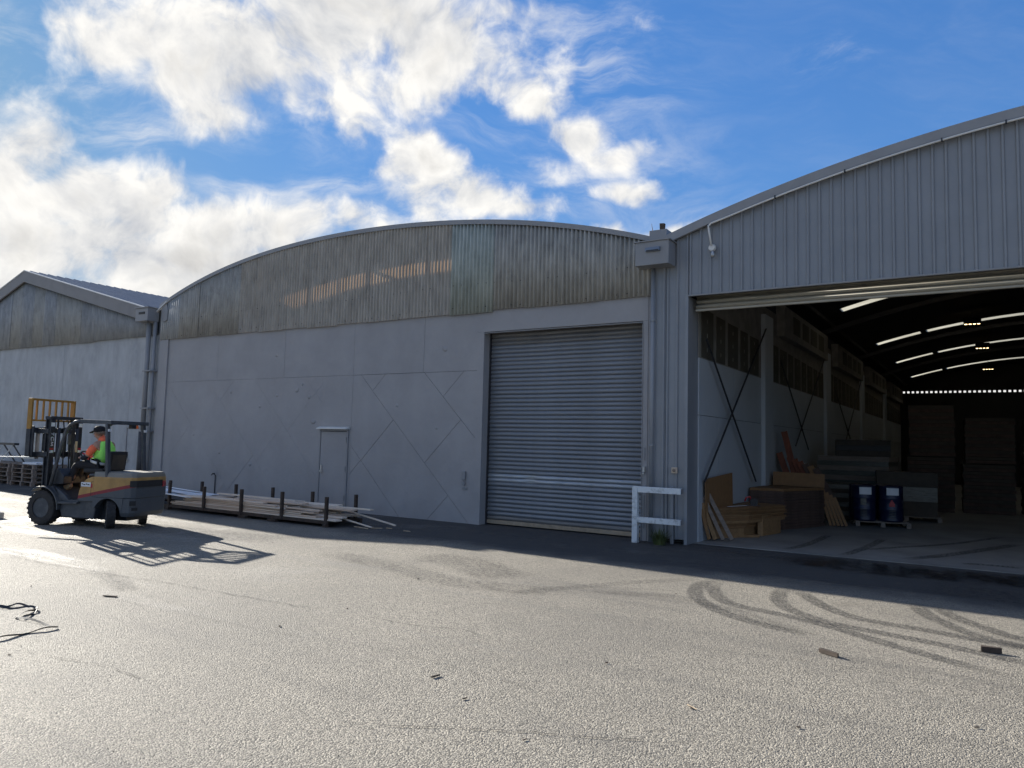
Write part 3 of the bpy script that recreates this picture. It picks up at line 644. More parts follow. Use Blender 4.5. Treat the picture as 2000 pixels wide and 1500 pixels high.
mr().box(OPR, OPR+.06, D-.05, D+.55, 0, OPZ).build('jamb_flashing', M['clad'], rw, bevel=.006)
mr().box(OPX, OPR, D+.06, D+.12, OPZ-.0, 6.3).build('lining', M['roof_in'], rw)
# rolled-up cream curtain
rc = thing('roller_curtain', None, None); rc.parent = rw
for k, (z, y) in enumerate(((4.66, .22), (4.76, .25))):
    mb = MB()
    for i in range(9):
        a = PI*i/8; mb.v += [(OPX+.08-3, y-.055*math.sin(a), z-.05+.1*i/8), (OPR-.05-3, y-.055*math.sin(a), z-.05+.1*i/8)]
    mb.f = [(2*i, 2*i+1, 2*i+3, 2*i+2) for i in range(8)]; mb.build('slat', M['cream'], rc, smooth=True, solid=.004)
MB().box(OPX+.06-3, OPR-.05-3, .20, .27, 4.57, 4.612).build('bottom_bar', M['cream'], rc, bevel=.006)
MB().box(-1.65-3, -1.25-3, .188, .198, 4.63, 4.67).box(-1.27-3, -1.16-3, .186, .197, 4.635, 4.665).build('door_sticker', M['paper'], rc)
MB().tube([(OPX+.02-3, .52, 5.0), (OPR-3, .52, 5.0)], .19, 18).build('curtain_drum', M['cream'], rc, smooth=True)
# roof: runs of sheeting between translucent strips across the vault
SK = [(26.0, 26.65), (35.0, 35.7), (42.6, 43.3), (51.0, 51.8)]
BACK = 54.5
prev = D-.09
for y0, y1 in SK+[(BACK+.3, None)]:
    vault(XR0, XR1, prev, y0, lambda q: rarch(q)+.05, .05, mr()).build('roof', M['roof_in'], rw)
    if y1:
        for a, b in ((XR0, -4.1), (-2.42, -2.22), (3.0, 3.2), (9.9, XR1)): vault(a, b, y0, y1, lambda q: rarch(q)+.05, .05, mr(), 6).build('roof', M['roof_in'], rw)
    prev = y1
sky_m = bpy.data.materials.new('translucent_roofing'); sky_m.use_nodes = True
nt = sky_m.node_tree; tr = nt.nodes.new('ShaderNodeBsdfTranslucent'); nz = nt.nodes.new('ShaderNodeTexNoise'); nz.inputs['Scale'].default_value = 2
rp = nt.nodes.new('ShaderNodeValToRGB'); rp.color_ramp.elements[0].color = (.42, .41, .36, 1); rp.color_ramp.elements[1].color = (.58, .57, .52, 1)
nt.links.new(nz.outputs[0], rp.inputs[0]); nt.links.new(rp.outputs[0], tr.inputs[0]); nt.links.new(tr.outputs[0], nt.nodes['Material Output'].inputs[0])
for y0, y1 in SK:
    for a, b in ((-4.1, -2.42), (-2.22, 3.0), (3.2, 9.9)):
        vault(a, b, y0+.0, y1-.0, lambda q: rarch(q)+.02, .006, mr(), 8).build('skylight', sky_m, rw)
# truss chords under the vault, with hangers
for yb in (19.9, 28.2, 36.5, 44.8):
    mb = mr(); n = 22; pts = [(XR0+.4+(XR1-XR0-.8)*i/n) for i in range(n+1)]
    for a, b in zip(pts, pts[1:]): mb.beam((a, yb, rarch(a)-.16), (b, yb, rarch(b)-.16), .12, .14)
    mb.build('roof_beam', M['truss'], rw)
    for a in (4, 7.5): mr().beam((a, yb, rarch(a)-.1), (a+1.2, yb, rarch(a)-.85), .05, .05).build('roof_brace', M['truss'], rw)
for xx in (-4.6, 3.1, 6, 8.5):
    mr().beam((xx, D+.4, rarch(xx)-.08), (xx, BACK, rarch(xx)-.08), .07, .12).build('purlin', M['truss'], rw)
# back wall with a row of light slots under the gable sheets
BS = 5.72
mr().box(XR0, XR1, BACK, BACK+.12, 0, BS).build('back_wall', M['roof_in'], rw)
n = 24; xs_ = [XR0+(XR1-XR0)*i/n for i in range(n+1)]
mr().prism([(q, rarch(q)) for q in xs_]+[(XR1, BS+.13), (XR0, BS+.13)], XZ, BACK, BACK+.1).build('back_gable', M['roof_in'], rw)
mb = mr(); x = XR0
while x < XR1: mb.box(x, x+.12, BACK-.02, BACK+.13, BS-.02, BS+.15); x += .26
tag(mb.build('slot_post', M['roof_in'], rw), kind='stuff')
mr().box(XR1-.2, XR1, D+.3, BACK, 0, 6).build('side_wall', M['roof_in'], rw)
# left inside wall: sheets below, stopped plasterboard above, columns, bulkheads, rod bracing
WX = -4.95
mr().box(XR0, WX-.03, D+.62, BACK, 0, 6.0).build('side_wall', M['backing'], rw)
ybay = [14.75, 19.7, 28.2, 36.7, 45.2, 54.4]
for i, (a, b) in enumerate(zip(ybay, ybay[1:])):
    mid = a+1.25 if i == 0 else (a+b)/2
    for y0, y1 in ((a, mid), (mid, b)):
        mr().box(WX-.03, WX+random.uniform(-.003, .003), y0+.006, y1-.006, .0, 2.522).build('wall_sheet', M['panel'], rw)
    for y0, y1 in ((a, (a+b)/2), ((a+b)/2, b)): mr().box(WX-.03, WX+random.uniform(-.003, .003), y0+.006, y1-.006, 2.534, 3.685).build('wall_sheet', M['panel'], rw)
    mr().box(WX-.028, WX-.006, a, b, 3.69, 5.6).build('plasterboard', M['stopping'], rw)
    y = a+.12; k = 0
    while y < b-.5:
        w = .62 if k % 2 else .78; w = min(w, b-.15-y)
        mr().box(WX-.007, WX+.004, y, y+w, 3.71, 4.72-.02*k).build('plasterboard', M['plaster'], rw)
        st = mr()
        for q in range(3): st.box(WX+.004, WX+.009, y+w*.45, y+w*.45+.03, 3.85+q*.3, 3.93+q*.3)
        tag(st.build('stopping_dab', M['stopping'], rw), kind='stuff'); y += w+.22; k += 1
    if i > 0:
        mr().box(WX-.03, WX+.10, a-.1, a+.75, 0, 5.35).build('column', M['panel'], rw, bevel=.01)
        mr().box(WX-.03, WX+.20, a+1.6, b-.4, 5.0, 5.85).build('bulkhead', M['stopping'], rw)
        bl = mr(); y = a+2.7
        while y < b-1.2: bl.box(WX+.20, WX+.208, y, y+.9, 5.2, 5.7); y += 1.25
        bl.build('plasterboard', M['plaster'], rw)
for a, b, z0, z1 in ((14.85, 18.6, 4.05, 1.1), (19.6, 14.75, 4.95, 1.2), (21.2, 24.8, 4.3, 1.9), (27.6, 23.0, 5.05, 2.0), (29.5, 33.0, 4.2, 2.4), (36.3, 31.8, 5.05, 2.2)):
    mr().tube([(WX+.12, a, z0), (WX+.12, b, z1)], .022, 8).build('brace_rod', M['dark_steel'], rw)
tag(MB().box(XR0, XR1, D+.32, BACK+.1, -.05, .008).build('concrete_floor', mat('warehouse_concrete', (.22, .22, .212), .55, var=.22, scale=.8, detail=9, grime=.6, gcol=(.10, .098, .092), gscale=.7)), kind='structure')
zlay[0] = .010
for t_, w in (([(-3.1, 18.24), (-3.14, 16.1), (-3.27, 15.12), (-3.46, 14.7)], .22), ([(-2.02, 18.32), (-2.12, 16.34), (-2.29, 14.92), (-2.4, 14.65)], .22), ([(-2.27, 15.61), (-1.6, 16.82), (-.74, 18.34), (.22, 20.91)], .2), ([(-1.42, 14.87), (-.67, 16.39), (.52, 19.52)], .3), ([(-.52, 15.15), (-.1, 15.27), (.4, 15.22)], .25)):
    ribbon('tyre_track', t_, w, M['rubber_mark'])
# rain head, spout and downpipe at the left of the right warehouse
t = thing('downpipe', 'grey downpipe under the box-shaped rain head between middle and right warehouse', 'downpipe', (-5.6, D, 0))
MB().box(-.36, .34, -.42, -.03, 5.46, 5.93).build('rain_head', M['trim'], t, bevel=.006)
MB().box(-.39, .37, -.45, -.02, 5.93, 5.95).build('rain_head_lip', M['trim'], t)
MB().box(-.13, .17, -.47, -.415, 5.72, 5.80).build('overflow_spout', M['roof_blue'], t, bevel=.004)
MB().box(-.11, .15, -.474, -.468, 5.725, 5.745).build('overflow_slot', M['black'], t)
MB().tube([(-.115, -.07, 5.46), (-.115, -.07, .0)], .045, 14).build('pipe', M['clad'], t, smooth=True)
for z in (1.9, 4.4): MB().box(-.17, -.06, -.12, .0, z-.012, z+.012).build('pipe_bracket', M['clad'], t)
t = thing('conduit_lamp', 'white conduit along the arched fascia, ending in a round box with a small lamp', 'conduit', (-4.5, D, 0))
pts = [(-4.50, 5.78), (-4.55, 6.09), (-4.56, 6.17), (-4.50, 6.215)]+[(x_, rarch(x_)-.145) for x_ in [-4.2+k*.35 for k in range(44)]]
MB((-4.5, 0, 0)).tube([(a, -.145, b) for a, b in pts], .019, 8).build('conduit', M['white_metal'], t, smooth=True)
MB().lathe([(.07, 0), (.075, .03), (.06, .07)], (0, -.06, 5.74), (0, -1, 0), 18).build('junction_box', M['white_metal'], t)
MB().lathe([(.025, 0), (.03, .06), (.045, .1), (.03, .15), (0, .16)], (.01, -.10, 5.70), (.1, -.15, -1), 12).build('lamp', M['steel'], t, smooth=True)
for x_ in (-3.3, -2.1, -.6, .3, 1.6): MB((-4.5, 0, 0)).box(x_-.012, x_+.012, -.175, -.12, rarch(x_)-.17, rarch(x_)-.115).build('conduit_clip', M['dark_steel'], t)
t = thing('timber_stub', 'short weathered post stub and a spike sticking up between the two arched roofs', 'post', (-5.57, D+.05, 6.2))
MB().prism([(-.045, 0), (.035, 0), (.05, .20), (-.055, .21)], XZ, -.04, .04).build('stub', M['bark'], t, bevel=.006)
MB().tube([(-.2, 0, 0), (-.24, 0, .24)], [.012, .003], 6).build('spike', M['pine_old'], t)
t = thing('door_bell', 'small beige push-button box on the ribbed steel pillar', 'push button', (-5.24, D-.03, 1.42))
MB().box(-.06, .06, -.055, 0, -.06, .06).build('case', M['beige_plastic'], t, bevel=.012)
MB().lathe([(.032, 0), (.032, .012), (.02, .018)], (0, -.055, 0), (0, -1, 0), 16).build('button', M['pine_old'], t)
# LED bay lights
def bay_light():
    t = thing('bay_light', 'lit warm LED bay light', 'lamp', (0, 0, 0), 0, None)
    MB().box(-.28, .28, -.16, .16, .06, .16).build('housing', M['dark_steel'], t)
    for k in range(4): MB().box(-.25+k*.135, -.25+k*.135+.085, -.14, .14, .02, .059).build('led_strip', M['led'], t)
    MB().tube([(0, 0, .16), (0, 0, .5)], .012, 6).build('hanger', M['dark_steel'], t)
    return t
bl0 = bay_light()
for i, ((x_, y_, z_), lb) in enumerate(zip([(-.74, 25.3, 6.7), (-.52, 32.35, 6.72), (-.28, 40.2, 6.76), (-.1, 50.4, 6.78)], ('nearest', 'second nearest', 'third nearest', 'farthest'))):
    o = bl0 if i == 0 else copy_tree(bl0); o.location = (x_, y_, z_)
    o.rotation_euler = (math.radians(35), 0, 0)
    tag(o, 'lit warm LED bay light under the dark roof, %s of the four' % lb, 'lamp', 'bay lights in the right warehouse')

# ------------------------------------------------------------------ inside the right warehouse
ORD = ('top', 'second from top', 'third from top', 'fourth from top', 'fifth from top', 'sixth from top', 'seventh from top', 'eighth from top', 'ninth from top', 'tenth from top', 'eleventh from top', 'twelfth from top', 'second from bottom', 'bottom')
def board(name, label, cat, quad, z0, z1, material, group=None, bev=.002):
    cx = sum(p[0] for p in quad)/len(quad); cy = sum(p[1] for p in quad)/len(quad)
    o = MB((cx, cy, z0)).prism(quad, XY, z0, z1).build(name, material, bevel=bev); o.location = (cx, cy, z0); return tag(o, label, cat, group)
random.seed(21)
z = .013
for k, h in enumerate((.20, .055, .05, .06, .045, .05, .022, .022, .022, .022, .022, .022, .022, .02)):
    if k < 1: q = [(-4.9, 15.45), (-4.46, 16.2), (-4.35, 17.2), (-4.9, 17.5)]
    elif k < 3: q = [(-4.9, 15.4), (-4.40, 16.2), (-4.25, 17.3), (-4.9, 17.7)]
    else: q = [(-4.9, 15.35), (-4.32, 16.2), (-3.95, 17.75), (-4.9, 18.0)]
    j = random.uniform(-.03, .03); q = [(a if a < -4.8 else a+random.uniform(-.04, .03), b+j) for a, b in q]
    top = k == 13
    board('mdf_board', 'top board of the brown MDF stack, with the circular saw on it' if top else 'brown MDF board in the stack by the open doorway, %s of fourteen' % ORD[13-k], 'board', q, z, z+h-.004, M['mdf'] if k % 3 else M['mdf_edge'], None if top else 'boards of the MDF stack'); z += h
ZT = z
for k, (a, b, h) in enumerate(((-4.3, 16.7, .45), (-4.22, 17.15, .4))):
    board('mdf_offcut', 'MDF offcut block propping the right side of the board stack, %s' % ('nearer one' if k == 0 else 'farther one'), 'board', [(a, b), (a+.1, b+.05), (a+.18, b+.5), (a-.1, b+.5)], .013, h, M['mdf_edge'], 'offcut blocks under the MDF stack')
o = board('mdf_offcut', 'short loose MDF offcut lying on the floor before the stack', 'board', [(-4.45, 16.15), (-4.2, 16.45), (-4.25, 16.6), (-4.5, 16.3)], .013, .06, M['mdf_edge'])
def leaning(name, label, cat, base, w, h, t, rz, lean, material, group=None):
    o = MB().box(-w/2, w/2, -t/2, t/2, 0, h).build(name, material, bevel=.002); o.location = base; o.rotation_mode = 'ZYX'; o.rotation_euler = (lean, 0, rz); return tag(o, label, cat, group)
leaning('mdf_board', 'upright brown MDF board leaning on the white wall behind the stack', 'board', (-4.83, 15.75, .45), 1.5, .85, .02, math.radians(86), math.radians(4), M['mdf'])
# circular saw on the stack
t = thing('circular_saw', 'red and black circular saw lying on the MDF stack', 'saw', (-4.42, 16.75, ZT), math.radians(25))
MB().box(-.15, .15, -.07, .07, 0, .008).build('base_plate', M['dark_steel'], t)
MB().lathe([(.0, 0), (.085, 0), (.09, .012), (.085, .03), (0, .03)], (.02, -.03, .075), (0, -1, 0), 20).build('blade_guard', M['black'], t)
MB().lathe([(.045, 0), (.055, .03), (.05, .1), (.03, .13), (0, .13)], (.0, -.02, .085), (0, 1, 0), 16).build('motor', M['red'], t, smooth=True)
MB().tube([(-.03, .03, .12), (-.05, .03, .19), (-.13, .03, .17), (-.16, .03, .09)], .018, 8).build('handle', M['red'], t, smooth=True)
tag(MB((-4.65, 16.3, ZT)).beam((-4.72, 15.95, ZT+.006), (-4.52, 16.62, ZT+.006), .045, .006).build('straight_edge', M['paper']), 'long pale straight edge lying on the MDF stack by the saw', 'ruler').location = (-4.65, 16.3, ZT)
# planks leaning on the jamb
random.seed(5)
for k, (bx_, by, lx, ly, w, mt) in enumerate(((-4.46, 15.35, -4.92, 15.15, .11, 'pine_old'), (-4.60, 15.22, -4.95, 15.05, .10, 'pine_old'), (-4.74, 15.15, -4.955, 14.98, .12, 'mdf_edge'), (-4.83, 15.05, -4.96, 14.95, .10, 'mdf'))):
    bz, tz = .015, 1.0-.12*k
    o = MB((bx_, by, 0)).beam((bx_, by, bz+.03), (lx, ly, tz), .03, w*.72, (0, 0, 1)).build('plank', M[mt], bevel=.002); o.location = (bx_, by, 0)
    tag(o, ('grey plank leaning on the doorway jamb, outermost of the four', 'grey plank leaning on the doorway jamb, second from outside', 'pale plank leaning on the doorway jamb between grey and brown ones', 'brown board strip leaning on the doorway jamb, innermost of the four')[k], 'plank', 'planks leaning on the jamb')
# dark hardboard pile with a board upright on it
z = .013
for k in range(14):
    j = [random.uniform(-.02, .02) for _ in range(4)]
    q = [(-4.9, 18.3+j[0]), (-4.15+j[1], 18.42+j[0]), (-3.55+j[2], 20.1), (-4.9, 20.9+j[3])]; h = .068
    board('hardboard_sheet', 'top sheet of the dark brown hardboard pile' if k == 13 else 'dark brown hardboard bundle in the pile behind the MDF stack, %s' % ORD[13-k], 'board', q, z, z+h-.004, M['hardboard'] if k < 13 else M['mdf'], None if k == 13 else 'bundles of the hardboard pile'); z += h
leaning('mdf_board', 'long brown MDF board standing upright on the dark hardboard pile', 'board', (-4.15, 20.05, z), 1.22, .34, .02, math.radians(14), math.radians(-6), M['mdf'])
for k in range(8):
    o = MB().beam((0, 0, 0), (-.42, .06, 1.18-.055*k+(.62 if k == 1 else 0)), .03, .16, (1, .35, 0)).build('timber_length', M['red_timber'] if k < 5 else M['mdf'] if k == 6 else M['hardboard'], bevel=.002); o.location = (-4.42+.135*k, 20.95-.02*k, .62)
    tag(o, 'reddish timber length leaning on the inner wall above the pile, %s' % ('leftmost of five', 'the tallest', 'third from left', 'fourth from left', 'rightmost of five')[k] if k < 5 else 'brown timber length leaning right of the red ones, %s' % ('nearest the red', 'middle one', 'outermost')[k-5], 'timber', 'red timbers on the inner wall' if k < 5 else 'brown timbers on the inner wall')
for k in range(5):
    o = MB().beam((0, 0, .02), (-.26, -.05, .95-.06*k),   .02, .065, (1, .3, 0)).build('timber_offcut', M['mdf']); o.location = (-3.42+.085*k, 20.2+.03*k, .013)
    tag(o, 'thin brown offcut leaning on the right end of the dark pile, %s' % ('leftmost of five', 'second from left', 'third from left', 'fourth from left', 'rightmost of five')[k], 'timber', 'offcuts leaning on the hardboard pile')
# drums on a pallet
def pallet(name, label, loc, L, W, H, rz, material, group=None, cat='pallet'):
    t = thing(name, label, cat, loc, rz, group)
    for k in range(6): MB().box(-L/2, L/2, -W/2+k*(W-.1)/5, -W/2+k*(W-.1)/5+.1, H-.02, H).build('deck_board', material, t)
    for k in range(3):
        x_ = -L/2+.05+k*(L-.1)/2
        for q in range(3): MB().box(x_-.05, x_+.05, -W/2+q*(W-.12)/2, -W/2+q*(W-.12)/2+.12, .022, H-.042).build('block', material, t)
        MB().box(x_-.05, x_+.05, -W/2, W/2, H-.041, H-.021).build('stringer', material, t)
        MB().box(x_-.05, x_+.05, -W/2, W/2, 0, .021).build('bottom_board', material, t)
    return t
pallet('pallet', 'wooden pallet under the blue drums', (-2.48, 21.55, .013), 1.25, 1.25, .13, math.radians(14), M['pine_old'])
def drum(lb, loc, first=None):
    t = thing('drum', lb, 'drum', loc, math.radians(14), 'blue drums on a pallet')
    pr = [(0, 0), (.27, 0), (.29, .02), (.285, .04)]
    for zc in (.30, .58): pr += [(.285, zc-.03), (.300, zc), (.285, zc+.03)]
    pr += [(.285, .85), (.292, .87), (.28, .885), (.265, .865), (0, .865)]
    MB().lathe(pr, (0, 0, 0), (0, 0, 1), 28).build('drum_body', M['drum'], t, smooth=True)
    def decal(nm, a0, a1, z0, z1, m_, r=.303):
        mb = MB(); n = 6
        for i in range(n+1):
            a = math.radians(a0+(a1-a0)*i/n); mb.v += [(r*math.sin(a), -r*math.cos(a), z0), (r*math.sin(a), -r*math.cos(a), z1)]
        mb.f = [(2*i, 2*i+2, 2*i+3, 2*i+1) for i in range(n)]; mb.build(nm, m_, t, solid=.001)
    decal('white_label', -25, 30, .66, .84, M['paper'])
    return t, decal
d1, dec = drum('blue drum with a white label, left of the two in front', (-2.80, 21.2, .145)); dec('print', -20, 5, .40, .56, M['wrap'])
for k in range(6): dec('print_line', -22, 8, .12+k*.035, .13+k*.035, M['wrap'])
d2, dec = drum('blue drum with a white label and red flame-shaped mark, right of the two in front', (-2.20, 21.36, .145))
for a0, a1, z0, z1 in ((-14, 10, .38, .46), (-10, 6, .46, .50), (-6, 2, .50, .54)): dec('red_mark', a0, a1, z0, z1, M['red'])
for k in range(6): dec('print_line', -14, 14, .10+k*.04, .11+k*.04, M['wrap'])
for lb, loc in (('blue drum standing behind the left front drum', (-2.94, 21.78, .145)), ('blue drum standing behind the right front drum', (-2.34, 21.94, .145))): drum(lb, loc)
def wrapped(name, label, cat, loc, L, W, H, rz, n, m1, m2, group=None):
    t = thing(name, label, cat, loc, rz, group)
    for k in range(n):
        j = random.uniform(-.02, .02); MB().box(-L/2+j, L/2+j, -W/2+j/2, W/2+j/2, H*k/n+.003, H*(k+1)/n).build('layer', m1 if k % 2 else m2, t, bevel=.004)
    return t
random.seed(11)
pallet('pallet', 'wooden pallet under the wrapped carton behind the drums', (-2.1, 24.0, .013), 1.7, 1.1, .13, math.radians(8), M['pine_old'])
wrapped('wrapped_pallet_load', 'plastic-wrapped pallet load standing behind the blue drums', 'pallet load', (-2.1, 24.0, .144), 1.5, 1.1, 1.2, math.radians(8), 3, M['wrap'], M['cardboard'])
wrapped('board_stack', 'low stack of dark sheets behind the leaning offcuts', 'stack', (-3.75, 23.4, .013), 1.5, 2.0, .95, math.radians(5), 8, M['wrap'], M['cardboard'])
wrapped('board_stack', 'pale warped boards piled high behind the dark hardboard pile', 'stack', (-3.5, 25.5, .013), 2.0, 1.6, 1.72, math.radians(-4), 12, M['pine_old'], M['wrap'])
wrapped('bundle', 'dark wrapped bundle lying on top of the pale warped boards', 'bundle', (-3.4, 25.6, 1.735), 1.5, 1.4, .5, math.radians(10), 3, M['black'], M['cardboard'])
for i, (x_, y_, z_, w, hh) in enumerate(((-1.75, 28.6, .013, 1.35, 1.75), (-.15, 28.9, .013, 1.4, 1.55), (-1.7, 28.7, 1.80, 1.3, 1.65), (-.1, 29.0, 1.6, 1.35, 1.45), (1.5, 29.2, .013, 1.4, 1.6), (1.55, 29.3, 1.65, 1.4, 1.4))):
    wrapped('timber_pack', 'dark strapped timber pack, %s' % ('bottom left of the rear stacks', 'bottom middle of the rear stacks', 'upper left of the rear stacks', 'upper middle of the rear stacks', 'bottom right of the rear stacks', 'upper right of the rear stacks')[i], 'timber pack', (x_, y_, z_), w, 1.2, hh, math.radians(4), 14, M['cardboard'], M['hardboard'], 'timber packs at the back')

# ------------------------------------------------------------------ white bumper rail and grass by the pillar
t = thing('bumper_rail', 'chipped white steel guard rail with two arms beside the roller door', 'rail', (-5.9, 13.85, 0))
MB().box(-.065, .045, -.05, .06, 0, 1.09).build('post', M['white_paint'], t, bevel=.006)
MB().box(.046, .92, -.045, .055, .975, 1.088).build('upper_arm', M['white_paint'], t, bevel=.006)
MB().box(.046, .92, -.045, .055, .395, .50).build('lower_arm', M['white_paint'], t, bevel=.006)
MB().box(.921, .926, -.04, .05, .98, 1.083).box(.921, .926, -.04, .05, .40, .495).build('end_cap', M['trim'], t)
tag(MB((-5.28, D-.06, 0)).box(-5.31, -5.25, D-.10, D-.03, 0, 1.1).build('pillar_guard', M['clad'], bevel=.01), 'short grey steel angle standing against the ribbed pillar behind the guard rail', 'post').location = (-5.28, D-.06, 0)
random.seed(3)
gr = MB()
for k in range(260):
    a = random.uniform(0, 2*PI); r0 = random.uniform(0, .13); L = random.uniform(.18, .40); ln = random.uniform(.15, .95); p = Vector((r0*math.cos(a), r0*math.sin(a)*.7, 0)); dr_ = Vector((math.cos(a), math.sin(a), 0)); w = Vector((-dr_.y, dr_.x, 0))*.0045
    pts = [p + dr_*L*ln*s*s + Vector((0, 0, L*(s-.45*ln*s*s))) for s in (0, .4, .75, 1)]
    gr.add([pts[0]-w, pts[0]+w, pts[1]+w, pts[1]-w, pts[2]+w*.7, pts[2]-w*.7, pts[3]], [(0, 1, 2, 3), (3, 2, 4, 5), (5, 4, 6)])
o = gr.build('grass_tuft', M['grass']); o.location = (-5.42, 13.86, 0); tag(o, 'tuft of long grass growing at the foot of the ribbed pillar', 'grass tuft')
gw = MB()
for k in range(26):
    x_ = random.choice((-16.3, -16.2, -14.05, -16.35)); x_ += random.uniform(-.06, .06); L = random.uniform(.1, .35); dx = random.uniform(-.08, .08)
    gw.add([(x_-.004, D-.05, 0), (x_+.004, D-.05, 0), (x_+dx, D-.08, L)], [(0, 1, 2)])
o = gw.build('weed', M['grass']); tag(o, 'thin dry weeds growing along the wall foot behind the timber rack', 'weeds')

# ------------------------------------------------------------------ timber rack with loose boards
YF, YB = 11.5, 12.5
t = thing('timber_rack', 'rusty low steel rack with upright stakes, full of loose boards', 'rack', (-15.4, 12.0, 0))
OK_ = (-15.4, 12.0, 0)
PX = [-11.93-1.385*k for k in range(6)]
for k, x_ in enumerate(PX):
    MB(OK_).box(x_-.032, x_+.032, YF-.032, YF+.032, .06, .645+random.uniform(-.02, .03)).build('stake', M['rust'], t, bevel=.004)
    MB(OK_).box(x_-.12-.032, x_-.12+.032, YB-.032, YB+.032, .06, .64+random.uniform(-.02, .03)).build('stake', M['rust'], t, bevel=.004)
    MB(OK_).box(x_-.05, x_+.05, YF+.03, YB-.03, .08, .128).build('cross_bearer', M['rust'], t)
MB(OK_).box(PX[-1]-.3, PX[0]+.05, YF-.02, YF+.05, .065, .125).build('side_rail', M['rust'], t, bevel=.004)
MB(OK_).box(PX[-1]-.3, PX[0]+.05, YB-.03, YB+.05, .065, .125).build('side_rail', M['rust'], t, bevel=.004)
for x_ in (PX[0], PX[4]): MB(OK_).box(x_-.045, x_+.045, YF-.06, YF+.05, 0, .065).box(x_-.045, x_+.045, YB-.04, YB+.05, 0, .065).build('foot', M['rust'], t)
for x_ in (-14.55, -13.55): MB(OK_).box(x_-.16, x_+.1, YF-.07, YF+.05, .01, .06).build('fork_pocket', M['rust'], t)
random.seed(17)
def plank(x0, x1, y, z, w, th, material, label, group, dy=0, dz=0, roll=0):
    c = ((x0+x1)/2, y, z); o = MB().beam((x0-c[0], -dy/2, -dz/2), (x1-c[0], dy/2, dz/2), w, th, (0, math.sin(roll), math.cos(roll))).build('board', material, bevel=.002); o.location = c; return tag(o, label, 'board', group)
G1, G2 = 'loose pine boards in the rack', 'white boards in the rack'
for k in range(32):      # lower layers of pine
    y = YF+.12+(k % 5)*.19; lay = k//5
    plank(-17.4+random.uniform(-.4, .3)+(k//5)*.1, -12.4+random.uniform(-.3, 1.0)-(k//5)*.28, y, .148+lay*.037, random.uniform(.14, .19), .03, M['pine2' if k % 2 else 'pine'], 'pine board lying loose in the lower layers of the rack', G1, random.uniform(-.12, .12), random.uniform(-.004, .004))
for k, (a, b, y, zz, w, mt, lb) in enumerate(((-16.35, -13.4, 12.15, .365, .30, 'pine', 'wide pale board lying on top in the middle of the rack'), (-15.2, -12.9, 11.78, .345, .22, 'pine2', 'pinkish board lying on top near the front stakes of the rack'),
        (-14.3, -12.35, 12.25, .31, .22, 'pine', 'pale board jutting right from under the wide top board'), (-13.2, -11.6, 12.0, .285, .16, 'pine2', 'brown board end near the right front stake of the rack'),
        (-13.0, -11.3, 12.2, .30, .12, 'pine', 'pale board poking out past the right end of the rack'), (-17.5, -15.6, 11.72, .30, .16, 'pine2', 'short board lying askew beside the second front stake from left'),
        (-16.9, -14.2, 11.66, .28, .12, 'pine', 'narrow pale board lying against the front stakes of the rack'), (-14.6, -12.2, 11.63, .26, .09, 'pine2', 'narrow brown strip lying along the front stakes on the right'))):
    plank(a, b, y, zz+.06, w, .034, M[mt], lb, None, random.uniform(-.12, .12), random.uniform(-.02, .01), random.uniform(-.1, .1))
plank(-12.4, -10.65, 12.3, .20, .05, .025, M['pine'], 'thin pale batten jutting far out of the right end of the rack', None, -.1, -.24)
plank(-12.3, -11.0, 11.95, .12, .05, .02, M['pine'], 'thin short batten under the long jutting batten at the right end of the rack', None, -.1, -.16)
for k in range(9):
    plank(-20.6+random.uniform(-.3, .3), -16.35+random.uniform(-.5, .1)-(k//4)*.5, YF+.10+(k % 4)*.20, .415+.035*(k//4)+.012*(k % 4), .34, .022, M['pine_white'], 'white-primed board in the left half of the rack', G2, random.uniform(-.15, .15), -.15, random.uniform(-.05, .22))
random.seed(29)
plank(-16.95, -15.7, 11.75, .335, .18, .03, M['pine'], 'short pale board crossing the ends of the white boards', None, .25, -.02)
# splinters on the ground around
def bit(name, label, cat, x_, y_, L, w, h, rz, material, group=None):
    mb = MB().prism([(-L/2, -w/2), (L/2, -w*.25), (L/2*.92, w*.3), (-L/2*.95, w/2)], XY, .006, .006+h); o = mb.build(name, material); o.location = (x_, y_, 0); o.rotation_euler = (0, 0, rz); return tag(o, label, cat, group)
for i, (x_, y_) in enumerate([(-11.18, 11.86), (-11.34, 11.91), (-11.25, 12.11), (-10.99, 12.05), (-10.8, 12.23), (-10.2, 12.1)]):
    bit('wood_splinter', 'pale wood splinter lying on the tarmac off the right end of the rack', 'splinter', x_, y_, random.uniform(.12, .4), .03, .015, random.uniform(-.5, .8), M['chip'], 'pale splinters by the rack')
o = bit('wedge', 'dark wooden wedge on the sunlit ground, left of the two near the right edge', 'wood scrap', -1.30, 7.55, .20, .05, .035, -.55, M['bark'])
o = bit('wood_scrap', 'dark wood scrap with a raised end near the right edge of the photo', 'wood scrap', -.05, 8.62, .17, .07, .05, .1, M['bark'])
bit('twig', 'small dark twig on the sunlit ground in the middle foreground', 'twig', -3.76, 4.87, .085, .014, .012, 1.35, M['bark'])
bit('leaf_litter', 'dark flattened leaf on the sunlit ground near the tip of the forklift shadow', 'leaf', -8.55, 4.97, .17, .06, .01, .3, M['bark'])
